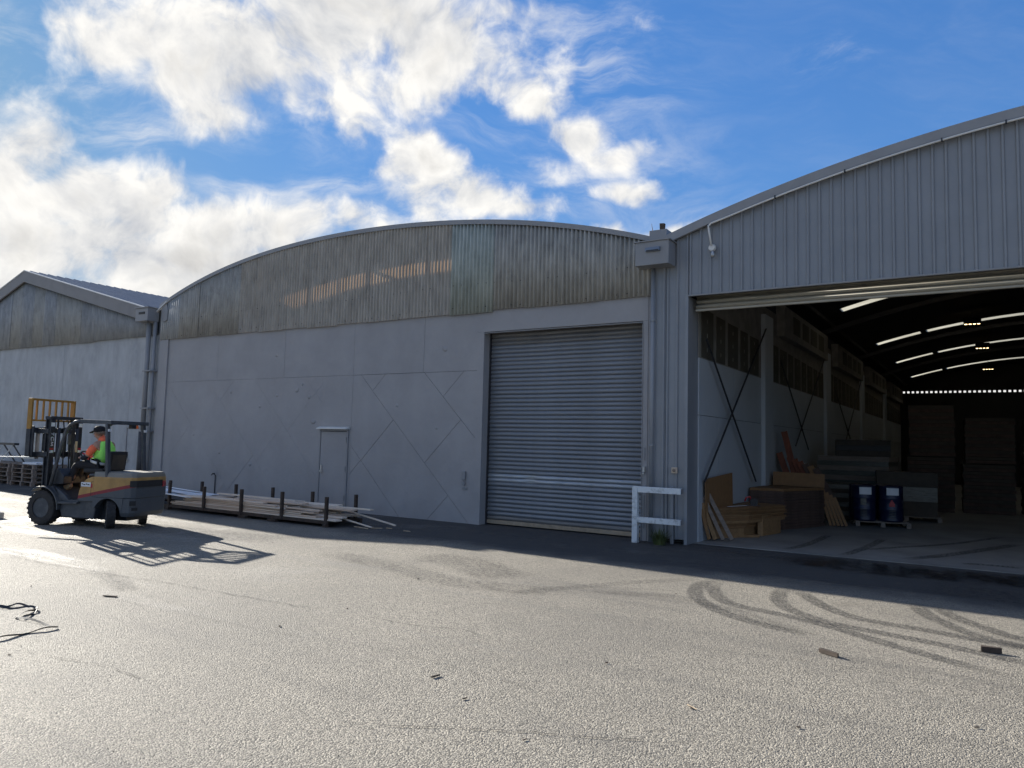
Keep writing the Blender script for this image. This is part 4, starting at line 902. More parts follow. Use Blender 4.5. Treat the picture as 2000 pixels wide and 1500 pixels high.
for i, (x_, y_) in enumerate([(-3.27, 4.59), (-2.52, 4.2), (-1.14, 5.47), (-.13, 6.21), (-1.86, 5.4), (-6.58, 8.07), (-3.44, 9.39), (-1.7, 9.8), (-.45, 9.98), (-2.83, 6.05), (-5.98, 5.21), (-10.8, 9.16), (-6.02, 6.18), (-9.79, 4.7), (-6.94, 3.2)]):
    bit('debris', 'small dark crumb of debris on the sunlit ground', 'debris', x_, y_, random.uniform(.015, .045), random.uniform(.006, .016), random.uniform(.004, .010), random.uniform(0, 3), M['bark'], 'crumbs of debris on the yard')
rg = random.Random(77); gm = MB()
for k in range(900):
    x_, y_ = rg.uniform(-12, 3), 2.6+7.5*rg.random()**1.3; r_ = rg.uniform(.002, .0055); a0 = rg.uniform(0, 6); n_ = 5
    gm.add([(x_+r_*math.cos(a0+k_*2*PI/n_)*rg.uniform(.7, 1.3), y_+r_*math.sin(a0+k_*2*PI/n_)*rg.uniform(.7, 1.3), .003) for k_ in range(n_)]+[(x_, y_, .003+r_*.9)], [(0, 1, 5), (1, 2, 5), (2, 3, 5), (3, 4, 5), (4, 0, 5)])
tag(gm.build('grit', M['bark']), kind='stuff')
bit('splinter', 'thin pale splinter on the ground in the right foreground', 'splinter', -1.86, 5.42, .11, .008, .006, -.6, M['chip'])
# black strapping band at the left
t = thing('strapping_band', 'tangled black strapping band on the ground at the left edge', 'strap', (-8.3, 3.9, 0))
def strap(pts, w=.016):
    P = smooth_path(pts, 6); mb = MB((-8.3, 3.9, 0)); L = len(P)
    for i, p in enumerate(P):
        tg = (P[min(i+1, L-1)]-P[max(i-1, 0)]).normalized(); s = Vector((-tg.y, tg.x, .35)).normalized()*w/2; h = .012+.012*math.sin(i*.45)
        mb.v += [tuple(p-s+Vector((0, 0, h))), tuple(p+s+Vector((0, 0, h+.008)))]
    mb.f = [(2*i, 2*i+1, 2*i+3, 2*i+2) for i in range(L-1)]; return mb.build('band', M['black'], t, solid=.002)
strap([(-9.4, 3.75), (-8.88, 3.97), (-8.86, 4.06), (-8.8, 4.12), (-8.65, 4.16), (-8.46, 4.14)])
strap([(-9.3, 3.8), (-8.8, 3.95), (-8.69, 4.05), (-8.57, 4.13), (-8.46, 4.14), (-8.4, 4.03), (-8.28, 3.87), (-8.22, 3.83)], .022)
strap([(-8.45, 4.14), (-8.36, 4.08), (-8.27, 4.0), (-8.18, 3.87)])
strap([(-8.22, 3.83), (-7.9, 3.87), (-7.53, 3.88)]); strap([(-7.53, 3.88), (-7.55, 3.72), (-7.54, 3.56), (-7.51, 3.38), (-7.5, 3.2)], .022)

# ------------------------------------------------------------------ pallets and trestle at the far left, added timber packs out of view
random.seed(41)
p0 = None
for s_, (x_, n) in enumerate(((-28.3, 5), (-29.9, 5), (-31.6, 5))):
    for k in range(n):
        lb = 'weathered wooden pallet, %s of the %s stack by the left warehouse wall' % (('bottom', 'second from bottom', 'third', 'second from top', 'topmost')[k], ('right-hand', 'middle', 'left-hand')[s_])
        if p0 is None: p0 = o = pallet('pallet', lb, (0, 0, 0), 1.5, 1.1, .145, 0, M['pine_old'])
        else: o = copy_tree(p0)
        o.location = (x_+random.uniform(-.04, .04), 13.55+.0*s_+random.uniform(-.03, .03)-.04*s_, k*.147); tag(o, lb, 'pallet', 'pallets in the %s stack' % ('right-hand', 'middle', 'left-hand')[s_])
tag(MB((-27.9, 13.5, .735)).box(-28.5, -27.55, 13.1, 13.9, .738, .80).build('sheet', M['pine_white']), 'pale flat sheet lying on the right-hand pallet stack', 'sheet').location = (-27.9, 13.5, .735)
t = thing('step_ladder', 'small dark metal trestle standing on the pallets at the left edge', 'trestle', (-30.5, 13.5, .735))
for sx in (-.35, .35):
    MB().beam((sx-.25, -.3, 0), (sx-.02, 0, .62), .05, .04).build('leg', M['steel'], t); MB().beam((sx+.25, .3, 0), (sx+.02, 0, .62), .05, .04).build('leg', M['dark_steel'], t)
MB().box(-.55, .6, -.08, .08, .62, .70).build('top_bar', M['dark_steel'], t)
for k in range(3):
    o = wrapped('timber_pack', 'strapped pale timber pack added off the left edge to cast shadow, %s' % ('nearest', 'middle one', 'topmost')[k], 'timber pack', (-20.35, 7.75, .0) if k == 0 else ((-20.4, 6.6, 0) if k == 1 else (-20.4, 7.2, .78)), 1.9, .95, .75 if k < 2 else .55, math.radians(4*k), 6, M['pine'], M['pine2'], 'timber packs added off the left edge')  # unseen packs, added for the shadow they throw onto the yard
tag(MB((-18.15, 7.86, 0)).box(-19.2, -17.88, 7.80, 7.93, .0, .12).build('timber_baulk', M['pine'], bevel=.004), 'pale timber baulk lying on the sunlit ground at the left edge', 'timber').location = (-18.15, 7.86, 0)

# ------------------------------------------------------------------ forklift
def fl_paint():
    """body colours printed in bands: pale grey top, yellow side, red stripe, grey below"""
    m = mat('forklift_body_paint', (.40, .235, .075), .5, .05, var=.16, scale=5, detail=8); nt = m.node_tree; N = nt.nodes.new; K = nt.links.new; b = nt.nodes['Principled BSDF']
    src = b.inputs['Base Color'].links[0].from_socket
    tc = N('ShaderNodeTexCoord'); s = N('ShaderNodeSeparateXYZ'); K(tc.outputs['Object'], s.inputs[0])
    def mth(op, a, c):
        n = N('ShaderNodeMath'); n.operation = op
        for i, q in ((0, a), (1, c)):
            if isinstance(q, (int, float)): n.inputs[i].default_value = q
            else: K(q, n.inputs[i])
        return n.outputs[0]
    line = mth('ADD', s.outputs[2], mth('MULTIPLY', s.outputs[0], .20))      # z + .2x
    def mx(f, a, c):
        n = N('ShaderNodeMix'); n.data_type = 'RGBA'; K(f, n.inputs[0]); K(a, n.inputs[6])
        if isinstance(c, tuple): n.inputs[7].default_value = c
        else: K(c, n.inputs[7])
        return n.outputs[2]
    c = mx(mth('LESS_THAN', line, .765), src, (.22, .022, .03, 1))
    c = mx(mth('LESS_THAN', line, .70), c, (.070, .080, .092, 1))
    ns = N('ShaderNodeTexNoise'); K(tc.outputs['Object'], ns.inputs['Vector']); ns.inputs['Scale'].default_value = 9; ns.inputs['Detail'].default_value = 10; ns.inputs['Roughness'].default_value = .75
    top = mth('GREATER_THAN', mth('ADD', s.outputs[2], mth('MULTIPLY', ns.outputs['Fac'], .05)), 1.03)
    c = mx(top, c, (.20, .185, .155, 1))
    mp = N('ShaderNodeMapping'); K(tc.outputs['Object'], mp.inputs[0]); mp.inputs['Scale'].default_value = (3, 3, 14); mp.inputs['Rotation'].default_value = (0, .3, 0)
    n2 = N('ShaderNodeTexNoise'); K(mp.outputs[0], n2.inputs['Vector']); n2.inputs['Scale'].default_value = 4; n2.inputs['Detail'].default_value = 8; n2.inputs['Roughness'].default_value = .7
    r2 = N('ShaderNodeMapRange'); K(n2.outputs['Fac'], r2.inputs[0]); r2.inputs[1].default_value = .60; r2.inputs[2].default_value = .70; r2.inputs[4].default_value = .6
    c = mx(r2.outputs[0], c, (.19, .185, .175, 1)); K(c, b.inputs['Base Color']); return m
M['fl_body'] = fl_paint()
FA = math.radians(199.2)
fk = thing('forklift', 'worn yellow and grey forklift facing left with its forks raised', 'forklift', (-14.917, 8.867, 0), FA)
XZy = lambda a, b, d: (a, d, b)
fk.scale = (.95, 1, 1)
def fpart(name, mb, m_, bevel=.008, smooth=False, parent=None): return mb.build(name, M[m_] if isinstance(m_, str) else m_, parent or fk, smooth=smooth, bevel=bevel)
# chassis side frames and belly
fpart('chassis', MB().prism([(.34, .16), (1.14, .17), (1.19, .30), (1.17, .46), (.78, .47), (.46, .60), (.30, .62), (.30, .40)], XZy, -.50, .50), 'fl_grey', .02)
fpart('belly', MB().box(-.3, 1.7, -.30, .30, .14, .5), 'fl_dark')
# counterweight: rounded in plan, arched over the rear wheels
def cw_plan(k=1.0, r=0.0):
    half = [(.33, .56*k), (-.25, .56*k), (-.43, .555*k), (-.54, .51*k), (-.59, .42*k), (-.61, .28*k), (-.615, .0)]
    return [(x+r, y) for x, y in half]+[(x+r, -y) for x, y in half[-2::-1]]
def loft(levels):
    mb = MB(); n = len(cw_plan())
    for z, k, r in levels: mb.v += [(x, y, z) for x, y in cw_plan(k, r)]
    for i in range(len(levels)-1):
        for j in range(n): a = i*n+j; b = i*n+(j+1) % n; mb.f.append((a, b, b+n, a+n))
    mb.f += [tuple(range(n))[::-1], tuple(range((len(levels)-1)*n, len(levels)*n))]; return mb
cwt = fpart('counterweight', loft([(.60, 1, 0), (.80, 1.0, .0), (.97, .99, .005), (1.05, .96, .015), (1.10, .90, .04)]), 'fl_body', 0.012)
rear = [(-.36, .55), (-.525, .51), (-.58, .42), (-.60, .28), (-.605, 0), (-.60, -.28), (-.58, -.42), (-.525, -.51), (-.36, -.55)]
mb = MB(); 
for z, k in ((.24, .95), (.32, 1.0), (.599, 1.0)): mb.v += [(x*k if x < -.3 else x-.12*(z < .5), y*k, z) for x, y in rear]
n = len(rear)
for i in range(2):
    for j in range(n): a = i*n+j; b = i*n+(j+1) % n; mb.f.append((a, b, b+n, a+n))
mb.f += [tuple(range(n))[::-1], tuple(range(2*n, 3*n))]
fpart('lower_counterweight', mb, 'fl_body', .01)
for sgn in (1, -1):     # cheeks carrying the wheel-arch curve
    arc = [(.34, .599), (.34, .40), (.31, .40)]+[(.335*math.cos(a)-.02, .25+.335*math.sin(a)) for a in [math.radians(25+q*10) for q in range(0, 14)]]+[(-.36, .26), (-.40, .599)]
    y0, y1 = (.42, .555) if sgn > 0 else (-.555, -.42)
    fpart('wheel_arch', MB().prism(arc, XZy, y0, y1), 'fl_body', .004)
fpart('rear_grille', MB().prism([(-.53, .53), (-.605, .43), (-.63, .29), (-.635, .0), (-.63, -.29), (-.59, -.28), (-.57, .0), (-.55, .28), (-.52, .37), (-.48, .44)], XY, .82, .945), 'black', 0)
fpart('tow_recess', MB().prism([(-.535, .522), (-.598, .415), (-.56, .39), (-.50, .47)], XY, .46, .55), 'black', 0)
fpart('tow_recess', MB().prism([(-.555, .48), (-.605, .37), (-.56, .35), (-.52, .42)], XY, .36, .42), 'black', 0)
fpart('tail_lamp', MB().prism([(-.57, -.46), (-.622, -.32), (-.60, -.31), (-.55, -.42)], XY, .80, .92), 'red', .003)
# engine hood and side panels
hood = fpart('hood', MB().prism([(.335, .50), (.73, .49), (.74, .56), (.71, .72), (.64, .86), (.55, .95), (.42, .995), (.335, .995)], XZy, -.535, .535), 'fl_body', .025)
fpart('hood_lid', MB().box(.0, .56, -.46, .46, 1.0, 1.05), 'fl_grey', .02)
fpart('fuel_flap', MB().box(.335, .40, .5365, .541, .62, .90), 'fl_body', .002, parent=hood)
for x0_, x1_, z0_, z1_, mm_ in ((.335, .342, .5, .98, 'black'), (.40, .407, .62, .90, 'black'), (.335, .405, .895, .902, 'black')): fpart('panel_gap', MB().box(x0_, x1_, .536, .542, z0_, z1_), mm_, 0, parent=hood)
fpart('sticker', MB().box(.42, .66, .5355, .5385, .80, .885), 'paper', 0, parent=hood)
for k, (a, b) in enumerate(((.45, .50), (.51, .54), (.555, .60), (.61, .64))): fpart('lettering', MB().box(a, b, .5388, .5396, .83+.008*(k % 2), .85+.012*(k % 2)), 'black', 0, parent=hood)
fpart('sticker', MB().box(.37, .415, .542, .544, .78, .86), 'red', 0, parent=hood)
# floor, step, fenders, dash
fpart('floor_plate', MB().prism([(.70, .47), (1.2, .47), (1.52, .80), (1.46, .82), (1.16, .52), (.70, .52)], XZy, -.5, .5), 'fl_grey', .006)
fpart('step', MB().prism([(.70, .455), (1.18, .44), (1.18, .48), (.70, .49)], XZy, .50, .58), 'fl_grey', .006)
fpart('step_panel', MB().prism([(.98, .50), (1.17, .48), (1.34, .76), (1.10, .62)], XZy, .40, .50), 'fl_grey', .012)
WC = (1.60, .35)
for sgn in (1, -1):
    outer = [(WC[0]+.425*math.cos(a), WC[1]+.425*math.sin(a)) for a in [math.radians(50+q*11.2) for q in range(13)]]
    inner = [(WC[0]+.40*math.cos(a), WC[1]+.40*math.sin(a)) for a in [math.radians(50+q*11.2) for q in range(13)]][::-1]
    fpart('fender', MB().prism(outer+inner, XZy, .34 if sgn > 0 else -.585, .585 if sgn > 0 else -.34), 'fl_grey', .004)
fpart('dash', MB().prism([(1.22, .82), (1.50, .80), (1.50, 1.12), (1.36, 1.13), (1.2, .98)], XZy, -.44, .44), 'fl_dark', .02)
fpart('column', MB().tube([(1.36, 0, .80), (1.22, 0, 1.10), (1.05, 0, 1.34)], [.10, .085, .055], 12), 'black', 0, True)
sw_c, sw_n = Vector((1.02, .0, 1.37)), Vector((-.62, 0, .78)).normalized()
u_ = sw_n.orthogonal().normalized(); w_ = sw_n.cross(u_)
swh = fpart('steering_wheel', MB().tube([sw_c+(u_*math.cos(2*PI*k/24)+w_*math.sin(2*PI*k/24))*.175 for k in range(24)], .017, 8, True), 'black', 0, True)
fpart('spoke', MB().beam(sw_c-u_*.17, sw_c+u_*.17, .05, .012, tuple(sw_n)).beam(sw_c, sw_c+w_*.17, .05, .012, tuple(sw_n)).lathe([(.07, -.01), (.06, .03), (0, .035)], sw_c, sw_n, 16), 'red', 0, parent=swh)
for y_ in (-.30, -.36): fpart('lever', MB().tube([(1.28, y_, 1.05), (1.2, y_, 1.28)], [.008, .008], 6).lathe([(.0, 0), (.02, .01), (.02, .03), (0, .04)], (1.2, y_, 1.27), (-.3, 0, 1), 8), 'black', 0)
# seat
fpart('seat_cushion', MB().box(.42, .92, -.25, .25, 1.05, 1.15), 'black', .03, )
sb = fpart('seat_back', MB().prism([(.42, 1.10), (.34, 1.50), (.24, 1.50), (.30, 1.10)], XZy, -.25, .25), 'black', .03)
fpart('seat_panel', MB().prism([(.305, 1.12), (.245, 1.43), (.236, 1.43), (.296, 1.12)], XZy, -.18, .18), 'cardboard', .003, parent=sb)
# overhead guard
g_ = fpart('guard_pillar', MB().beam((.04, .505, .98), (.13, .505, 2.06), .06, .085, (0, 1, 0)), 'fl_grey', .008)
fpart('guard_pillar', MB().beam((.04, -.505, .98), (.13, -.505, 2.06), .06, .085, (0, 1, 0)), 'fl_grey', .008)
frp = [(1.46, .78), (1.36, 1.20), (1.24, 1.66), (1.14, 1.92), (1.06, 2.02), (.94, 2.08), (.78, 2.10)]
for y_ in (.505, -.505): fpart('guard_pillar', MB().tube([(a, y_, b) for a, b in frp], .035, 8), 'fl_grey', 0, True)
for y_ in (.505, -.505): fpart('roof_rail', MB().beam((.80, y_, 2.10), (.04, y_, 2.085), .06, .07), 'fl_grey', .006)
fpart('roof_rail', MB().box(.02, .10, -.54, .54, 2.045, 2.12), 'fl_grey', .008)
fpart('roof_rail', MB().box(.82, .90, -.50, .50, 2.06, 2.11), 'fl_grey', .008)
for k in range(6): fpart('roof_bar', MB().beam((.84, -.38+.152*k, 2.10), (.08, -.38+.152*k, 2.095), .022, .045), 'fl_grey', 0)
fpart('beacon', MB().lathe([(.045, 0), (.045, .055), (.03, .07), (0, .07)], (.06, -.215, 1.975), (0, 0, 1), 14), 'amber', 0, True)
fpart('beacon_mount', MB().box(.02, .10, -.17, -.04, 1.97, 2.045), 'black', .004)
for y_ in (.505, -.505): fpart('sticker', MB().box(.055, .155, y_-.031, y_+.031, 1.90, 1.95), 'paper', 0)
fpart('mirror', MB().box(1.12, 1.15, .40, .48, 1.62, 1.84), 'fl_grey', .012)
# mast
for sgn in (1, -1):
    y_ = .36*sgn
    mc = fpart('mast_channel', MB().box(1.655, 1.795, y_-.014, y_+.014, .20, 2.14).box(1.655, 1.68, y_-.055, y_+.055, .20, 2.14).box(1.77, 1.795, y_-.055, y_+.055, .20, 2.14), 'fl_dark', .003)
    fpart('inner_mast', MB().box(1.685, 1.785, (y_-.075*sgn)-.02, (y_-.075*sgn)+.02, .25, 2.17), 'black', .003)
    fpart('lift_cylinder', MB().tube([(1.62, .24*sgn, .3), (1.62, .24*sgn, 1.95)], .035, 12), 'dark_steel', 0, True)
    fpart('tilt_cylinder', MB().tube([(1.64, .30*sgn, .85), (1.35, .30*sgn, .62)], .04, 10), 'dark_steel', 0, True)
    for z0_, z1_, m_ in ((1.98, 2.06, 'paper'), (1.50, 1.54, 'red'), (1.44, 1.49, 'paper')): fpart('sticker', MB().box(1.651, 1.655, y_-.045, y_+.045, z0_, z1_), m_, 0, parent=mc)
    fpart('warning_label', MB().box(1.575, 1.579, (.20*sgn)-.03, (.20*sgn)+.03, 1.45, 1.68), 'beige_plastic', 0)
fpart('mast_crosshead', MB().box(1.655, 1.805, -.42, .42, 2.12, 2.19), 'fl_dark', .006)
fpart('mast_crosshead', MB().box(1.625, 1.665, -.34, .34, 1.02, 1.10).box(1.625, 1.665, -.34, .34, .40, .48), 'fl_dark', .004)
for y_ in (-.06, -.12, .06): fpart('hose', MB().tube([(1.635, y_, .6), (1.625, y_*1.3, 1.2), (1.645, y_, 1.8), (1.695, y_, 2.10)], .014, 6), 'black', 0, True)
for y_ in (-.17, .17): fpart('lift_chain', MB().box(1.715, 1.73, y_-.02, y_+.02, 1.3, 2.12), 'dark_steel', 0)
# vertical maker's lettering on the near mast channel, drawn with bars
def letters_on_back():
    """TCM, reading downwards on the rear flange of the near channel"""
    mb = MB(); xb = 1.6495
    def seg(pts, z0, w=.080, h=.060):
        for p, q in zip(pts, pts[1:]):
            a = Vector((xb, .36-.5*h+h*(1-p[1]), z0-w*p[0])); b = Vector((xb, .36-.5*h+h*(1-q[1]), z0-w*q[0])); mb.beam(a, b, .014, .003, (1, 0, 0))
    seg([(.05, 1), (.95, 1)], 1.86); seg([(.5, 1), (.4, 0)], 1.86)
    seg([(.95, .85), (.75, 1), (.25, 1), (.05, .75), (.0, .2), (.15, 0), (.7, 0), (.9, .15)], 1.76)
    seg([(0, 0), (.12, 1), (.45, .15), (.85, 1), (.95, 0)], 1.66)
    return mb
fpart('lettering', letters_on_back(), 'paper', 0)
# carriage, backrest, forks
fpart('carriage', MB().box(1.99, 2.05, -.52, .52, 1.84, 1.95).box(1.99, 2.05, -.52, .52, 1.34, 1.45), 'fl_dark', .006)
for y_ in (-.26, .26): fpart('carriage_plate', MB().box(1.93, 1.99, y_-.03, y_+.03, 1.33, 1.97), 'fl_dark', .006)
for y_ in (-.40, .40):
    for z0_, z1_ in ((1.83, 1.93), (1.36, 1.46)): fpart('carriage_arm', MB().box(1.70, 1.99, y_-.02, y_+.02, z0_, z1_), 'fl_dark', .006)
fpart('side_plate', MB().box(1.97, 2.10, .50, .54, 1.38, 1.98), 'fl_dark', .01); fpart('side_plate', MB().box(1.97, 2.10, -.54, -.50, 1.38, 1.98), 'fl_dark', .01)
for y_ in (.545, -.545): fpart('backrest_post', MB().box(2.02, 2.13, y_-.022, y_+.022, 1.92, 2.55), 'fl_yellow', .008)
for y_ in (.545, -.545): fpart('backrest_foot', MB().box(2.02, 2.13, y_-.022, y_+.022, 1.36, 1.92), 'fl_dark', .008)
fpart('backrest_rail', MB().box(2.04, 2.10, -.53, .53, 2.505, 2.55), 'fl_yellow', .006)
fpart('backrest_rail', MB().box(2.04, 2.09, -.53, .53, 2.08, 2.115), 'fl_yellow', .006)
for k in range(6): y_ = -.40+.16*k; fpart('backrest_bar', MB().box(2.045, 2.085, y_-.012, y_+.012, 2.11, 2.51), 'fl_yellow', 0)
for y_ in (-.34, .34): fpart('fork', MB().box(2.052, 2.09, y_-.05, y_+.05, 1.345, 1.93).prism([(2.052, 1.305), (2.2, 1.305), (3.16, 1.325), (3.16, 1.335), (2.2, 1.345), (2.052, 1.345)], XZy, y_-.05, y_+.05), 'steel', .003)
# wheels
def wheel(cx_, cy_, r, w, steer, lugs):
    base = thing('wheel', None, None); base.parent = fk; base.location = (cx_, cy_, r); base.rotation_euler = (0, 0, steer)
    pr = [(r*.60, -w/2), (r*.80, -w/2), (r*.95, -w*.46), (r*.985, -w*.38), (r*.985, w*.38), (r*.95, w*.46), (r*.80, w/2), (r*.60, w/2), (r*.58, w*.3), (r*.58, -w*.3), (r*.60, -w/2)]
    MB().lathe(pr, (0, 0, 0), (0, 1, 0), 36).build('tyre', M['tyre'], base, smooth=False)
    lg = MB()
    for k in range(lugs):
        a = 2*PI*k/lugs
        for s_ in (-1, 1):
            aa = a+(PI/lugs if s_ > 0 else 0); p = Vector((math.cos(aa)*r*.985, s_*w*.26, math.sin(aa)*r*.985)); q = Vector((math.cos(aa+.09)*r*.985, s_*w*.47, math.sin(aa+.09)*r*.985))
            lg.beam(p-Vector((0, s_*w*.2, 0)), q, r*.13, r*.05, (math.cos(aa), 0, math.sin(aa)))
    tag(lg.build('tread', M['tyre'], base), kind='stuff')
    rim = MB()
    for s_ in (-1, 1): rim.lathe([(r*.60, s_*w*.42), (r*.56, s_*w*.46), (r*.52, s_*w*.30), (r*.30, s_*w*.18), (r*.26, s_*w*.36), (0, s_*w*.38)], (0, 0, 0), (0, 1, 0), 30)
    rim.build('rim', M['fl_grey'], base)
    bt = MB()
    for k in range(6):
        a = 2*PI*k/6
        for s_ in (-1, 1): bt.lathe([(.018, 0), (.018, s_*.03), (0, s_*.03)], (math.cos(a)*r*.38, s_*w*.23, math.sin(a)*r*.38), (0, 1, 0), 6)
    tag(bt.build('wheel_nut', M['dark_steel'], base), kind='stuff')
for y_ in (.475, -.475): wheel(1.60, y_, .345, .22, 0, 22)
for y_ in (.45, -.45): wheel(-.03, y_, .272, .17, math.radians(-44), 20)
fpart('rear_axle', MB().box(-.10, .06, -.42, .42, .22, .34), 'fl_dark')

# ------------------------------------------------------------------ driver
pn = thing('person', 'seated driver in black cap, orange hood and lime vest steering the forklift', 'person', (-14.917-.05*math.cos(FA), 8.867-.05*math.sin(FA), -.06), FA)
pn.scale = (1.026, 1.13, 1.055)
def skin(name, joints, edges_, material, parent, sub=2, root=0):
    keys = list(joints); idx = {k: i for i, k in enumerate(keys)}
    me = bpy.data.meshes.new(name); me.from_pydata([joints[k][0] for k in keys], [(idx[a], idx[b]) for a, b in edges_], []); me.materials.append(material)
    o = bpy.data.objects.new(name, me); col.objects.link(o); o.parent = parent
    md = o.modifiers.new('skin', 'SKIN'); md.use_smooth_shade = True
    sv = me.skin_vertices[0].data
    for k in keys:
        r = joints[k][1]; sv[idx[k]].radius = (r, r) if not isinstance(r, tuple) else r; sv[idx[k]].use_root = (idx[k] == root)
    ss = o.modifiers.new('sub', 'SUBSURF'); ss.levels = sub; ss.render_levels = sub
    return o
J = {'pelvis': ((.66, 0, 1.22), (.16, .13)), 'waist': ((.62, 0, 1.36), (.15, .12)), 'chest': ((.63, 0, 1.54), (.17, .125)), 'neck0': ((.70, 0, 1.66), .07), 'neck': ((.75, 0, 1.73), .058), 'jaw': ((.81, 0, 1.77), .075), 'head': ((.795, 0, 1.84), .098), 'crown': ((.78, 0, 1.90), .075),
     'hipl': ((.70, .10, 1.20), .10), 'hipr': ((.70, -.10, 1.20), .10), 'kneel': ((1.12, .16, 1.19), .07), 'kneer': ((1.12, -.15, 1.19), .07), 'ankl': ((1.24, .17, .80), .045), 'ankr': ((1.24, -.16, .80), .045), 'toel': ((1.40, .18, .745), .038), 'toer': ((1.40, -.17, .745), .038),
     'shl': ((.66, .19, 1.60), .07), 'shr': ((.66, -.19, 1.60), .07), 'ell': ((.80, .27, 1.36), .048), 'elr': ((.82, -.26, 1.36), .048), 'wrl': ((.98, .19, 1.33), .030), 'wrr': ((1.0, -.19, 1.36), .030), 'pal': ((1.03, .165, 1.335), (.034, .02)), 'par': ((1.05, -.165, 1.365), (.034, .02))}
E_ = [('pelvis', 'waist'), ('waist', 'chest'), ('chest', 'neck0'), ('neck0', 'neck'), ('neck', 'jaw'), ('jaw', 'head'), ('head', 'crown'), ('pelvis', 'hipl'), ('pelvis', 'hipr'), ('hipl', 'kneel'), ('hipr', 'kneer'), ('kneel', 'ankl'), ('kneer', 'ankr'), ('ankl', 'toel'), ('ankr', 'toer'),
      ('chest', 'shl'), ('chest', 'shr'), ('shl', 'ell'), ('shr', 'elr'), ('ell', 'wrl'), ('elr', 'wrr'), ('wrl', 'pal'), ('wrr', 'par')]
for sd, s_, pz in (('l', 1, 1.335), ('r', -1, 1.365)):
    px_ = 1.03 if s_ > 0 else 1.05
    for i, (dx, dyy, ln) in enumerate(((.030, .022, .9), (.036, .007, 1), (.034, -.008, .95), (.028, -.022, .8))):
        a, b = 'f%s%d' % (sd, i), 'g%s%d' % (sd, i)
        J[a] = ((px_+dx*ln, s_*(.160+dyy), pz+.014), .0095); J[b] = ((px_+dx*ln+.014, s_*(.150+dyy), pz-.018*ln), .008); E_ += [('pa'+sd, a), (a, b)]
    J['t'+sd] = ((px_-.008, s_*.132, pz+.018), .010); J['u'+sd] = ((px_+.016, s_*.118, pz+.012), .008); E_ += [('pa'+sd, 't'+sd), ('t'+sd, 'u'+sd)]
skin('body', J, E_, M['skin'], pn, 2)
# face
def ball(mb, c, r, n=10):
    pr = [(math.sin(PI*k/6)*r[0], -math.cos(PI*k/6)*r[2]) for k in range(7)]; pr[0] = (0, pr[0][1]); pr[-1] = (0, pr[-1][1]); return mb.lathe(pr, c, (0, 0, 1), n)
fpart('nose', MB().prism([(.885, 1.845), (.93, 1.80), (.915, 1.785), (.88, 1.79)], XZy, -.014, .014), 'skin', .006, parent=pn)
fpart('ear', ball(ball(MB(), (.785, .098, 1.815), (.018, .018, .034)), (.785, -.098, 1.815), (.018, .018, .034)), 'skin', 0, True, parent=pn)
fpart('eye', ball(ball(MB(), (.882, .034, 1.838), (.013, .013, .010)), (.882, -.034, 1.838), (.013, .013, .010)), 'paper', 0, True, parent=pn)
fpart('mouth', MB().box(.878, .892, -.024, .024, 1.757, 1.764), 'red', .002, parent=pn)
fpart('hair', MB().lathe([(.0, -.03), (.094, -.025), (.100, .02), (.09, .06), (0, .08)], (.772, 0, 1.83), (-.12, 0, 1), 16), 'pine_old', 0, True, parent=pn)
cap = fpart('cap', MB().lathe([(.106, 0), (.112, .03), (.104, .075), (.07, .115), (0, .125)], (.785, 0, 1.845), (-.06, 0, 1), 20), 'trouser', 0, True, parent=pn)
fpart('cap_brim', MB().prism([(.87, -.085), (.95, -.075), (1.0, -.035), (1.01, 0), (1.0, .035), (.95, .075), (.87, .085)], lambda a, b, d: (a, b, d-.28*(a-.87)), 1.855, 1.868), 'trouser', .003, parent=cap)
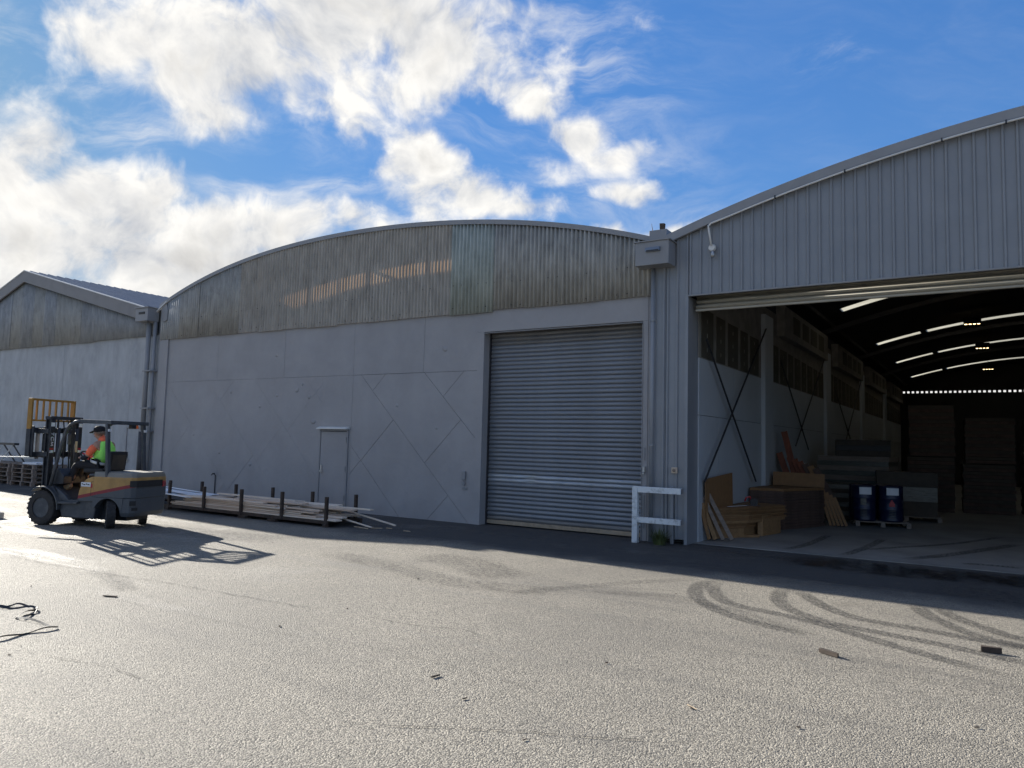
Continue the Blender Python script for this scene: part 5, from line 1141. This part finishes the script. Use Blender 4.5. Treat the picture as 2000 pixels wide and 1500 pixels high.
# clothing over the body
skin('trousers', {'p': (J['pelvis'][0], (.175, .145)), 'hl': (J['hipl'][0], .115), 'hr': (J['hipr'][0], .115), 'ml': ((.92, .135, 1.21), .095), 'mr': ((.92, -.13, 1.21), .095), 'kl': (J['kneel'][0], .082), 'kr': (J['kneer'][0], .082), 'sl': ((1.19, .165, 1.0), .068), 'sr': ((1.19, -.155, 1.0), .068), 'al': ((1.235, .17, .85), .062), 'ar': ((1.235, -.16, .85), .062)},
     [('p', 'hl'), ('p', 'hr'), ('hl', 'ml'), ('hr', 'mr'), ('ml', 'kl'), ('mr', 'kr'), ('kl', 'sl'), ('kr', 'sr'), ('sl', 'al'), ('sr', 'ar')], M['trouser'], pn)
for s_, k in ((1, 'l'), (-1, 'r')):
    a, t_ = J['ank'+k][0], J['toe'+k][0]
    skin('boot', {'a': ((a[0]-.01, a[1], a[2]+.05), .062), 'b': ((a[0]-.01, a[1], a[2]-.04), (.062, .058)), 'c': ((a[0]+.09, t_[1], t_[2]+.0), (.055, .05)), 'd': ((t_[0]+.02, t_[1], t_[2]-.01), (.048, .04))}, [('a', 'b'), ('b', 'c'), ('c', 'd')], M['boot'], pn)
    sh, el, wr = Vector(J['sh'+k][0]), Vector(J['el'+k][0]), Vector(J['wr'+k][0])
    skin('hoodie_sleeve', {'a': (tuple(sh), .092), 'b': (tuple(sh.lerp(el, .5)), .078), 'c': (tuple(sh.lerp(el, .92)), .066)}, [('a', 'b'), ('b', 'c')], M['orange'], pn)
    skin('undersleeve', {'a': (tuple(sh.lerp(el, .75)), .05), 'b': (tuple(el), .056), 'c': (tuple(el.lerp(wr, .5)), .046), 'd': (tuple(wr), .038)}, [('a', 'b'), ('b', 'c'), ('c', 'd')], M['navy'], pn)
skin('hood', {'a': ((.60, 0, 1.64), (.13, .10)), 'b': ((.685, 0, 1.70), (.115, .085)), 'c': ((.74, 0, 1.735), (.085, .07))}, [('a', 'b'), ('b', 'c')], M['orange'], pn)
vest = skin('vest', {'a': ((.685, 0, 1.235), (.205, .185)), 'b': ((.625, 0, 1.38), (.185, .165)), 'c': ((.615, 0, 1.53), (.205, .165)), 'd': ((.645, 0, 1.645), (.15, .105)), 'l': ((.65, .145, 1.625), .085), 'r': ((.65, -.145, 1.625), .085)}, [('a', 'b'), ('b', 'c'), ('c', 'd'), ('c', 'l'), ('c', 'r')], M['lime'], pn)
def hoop(c, rx, ry, tilt, w, th=.004, n=28):
    mb = MB()
    for k in range(n):
        a = 2*PI*k/n; x_, y_ = rx*math.cos(a), ry*math.sin(a)
        for dz in (-w/2, w/2): mb.v.append((c[0]+x_+dz*tilt, c[1]+y_, c[2]+dz-x_*tilt))
    mb.f = [(2*k, (2*k+2) % (2*n), (2*k+3) % (2*n), 2*k+1) for k in range(n)]; return mb
hoop((.675, 0, 1.265), .200, .212, -.25, .05).build('reflective_band', M['silver'], vest, smooth=True, solid=.004)
for s_ in (1, -1):
    MB().beam((.755, .10*s_, 1.60), (.775, .115*s_, 1.40), .045, .008, (1, 0, 0)).build('reflective_band', M['silver'], vest)
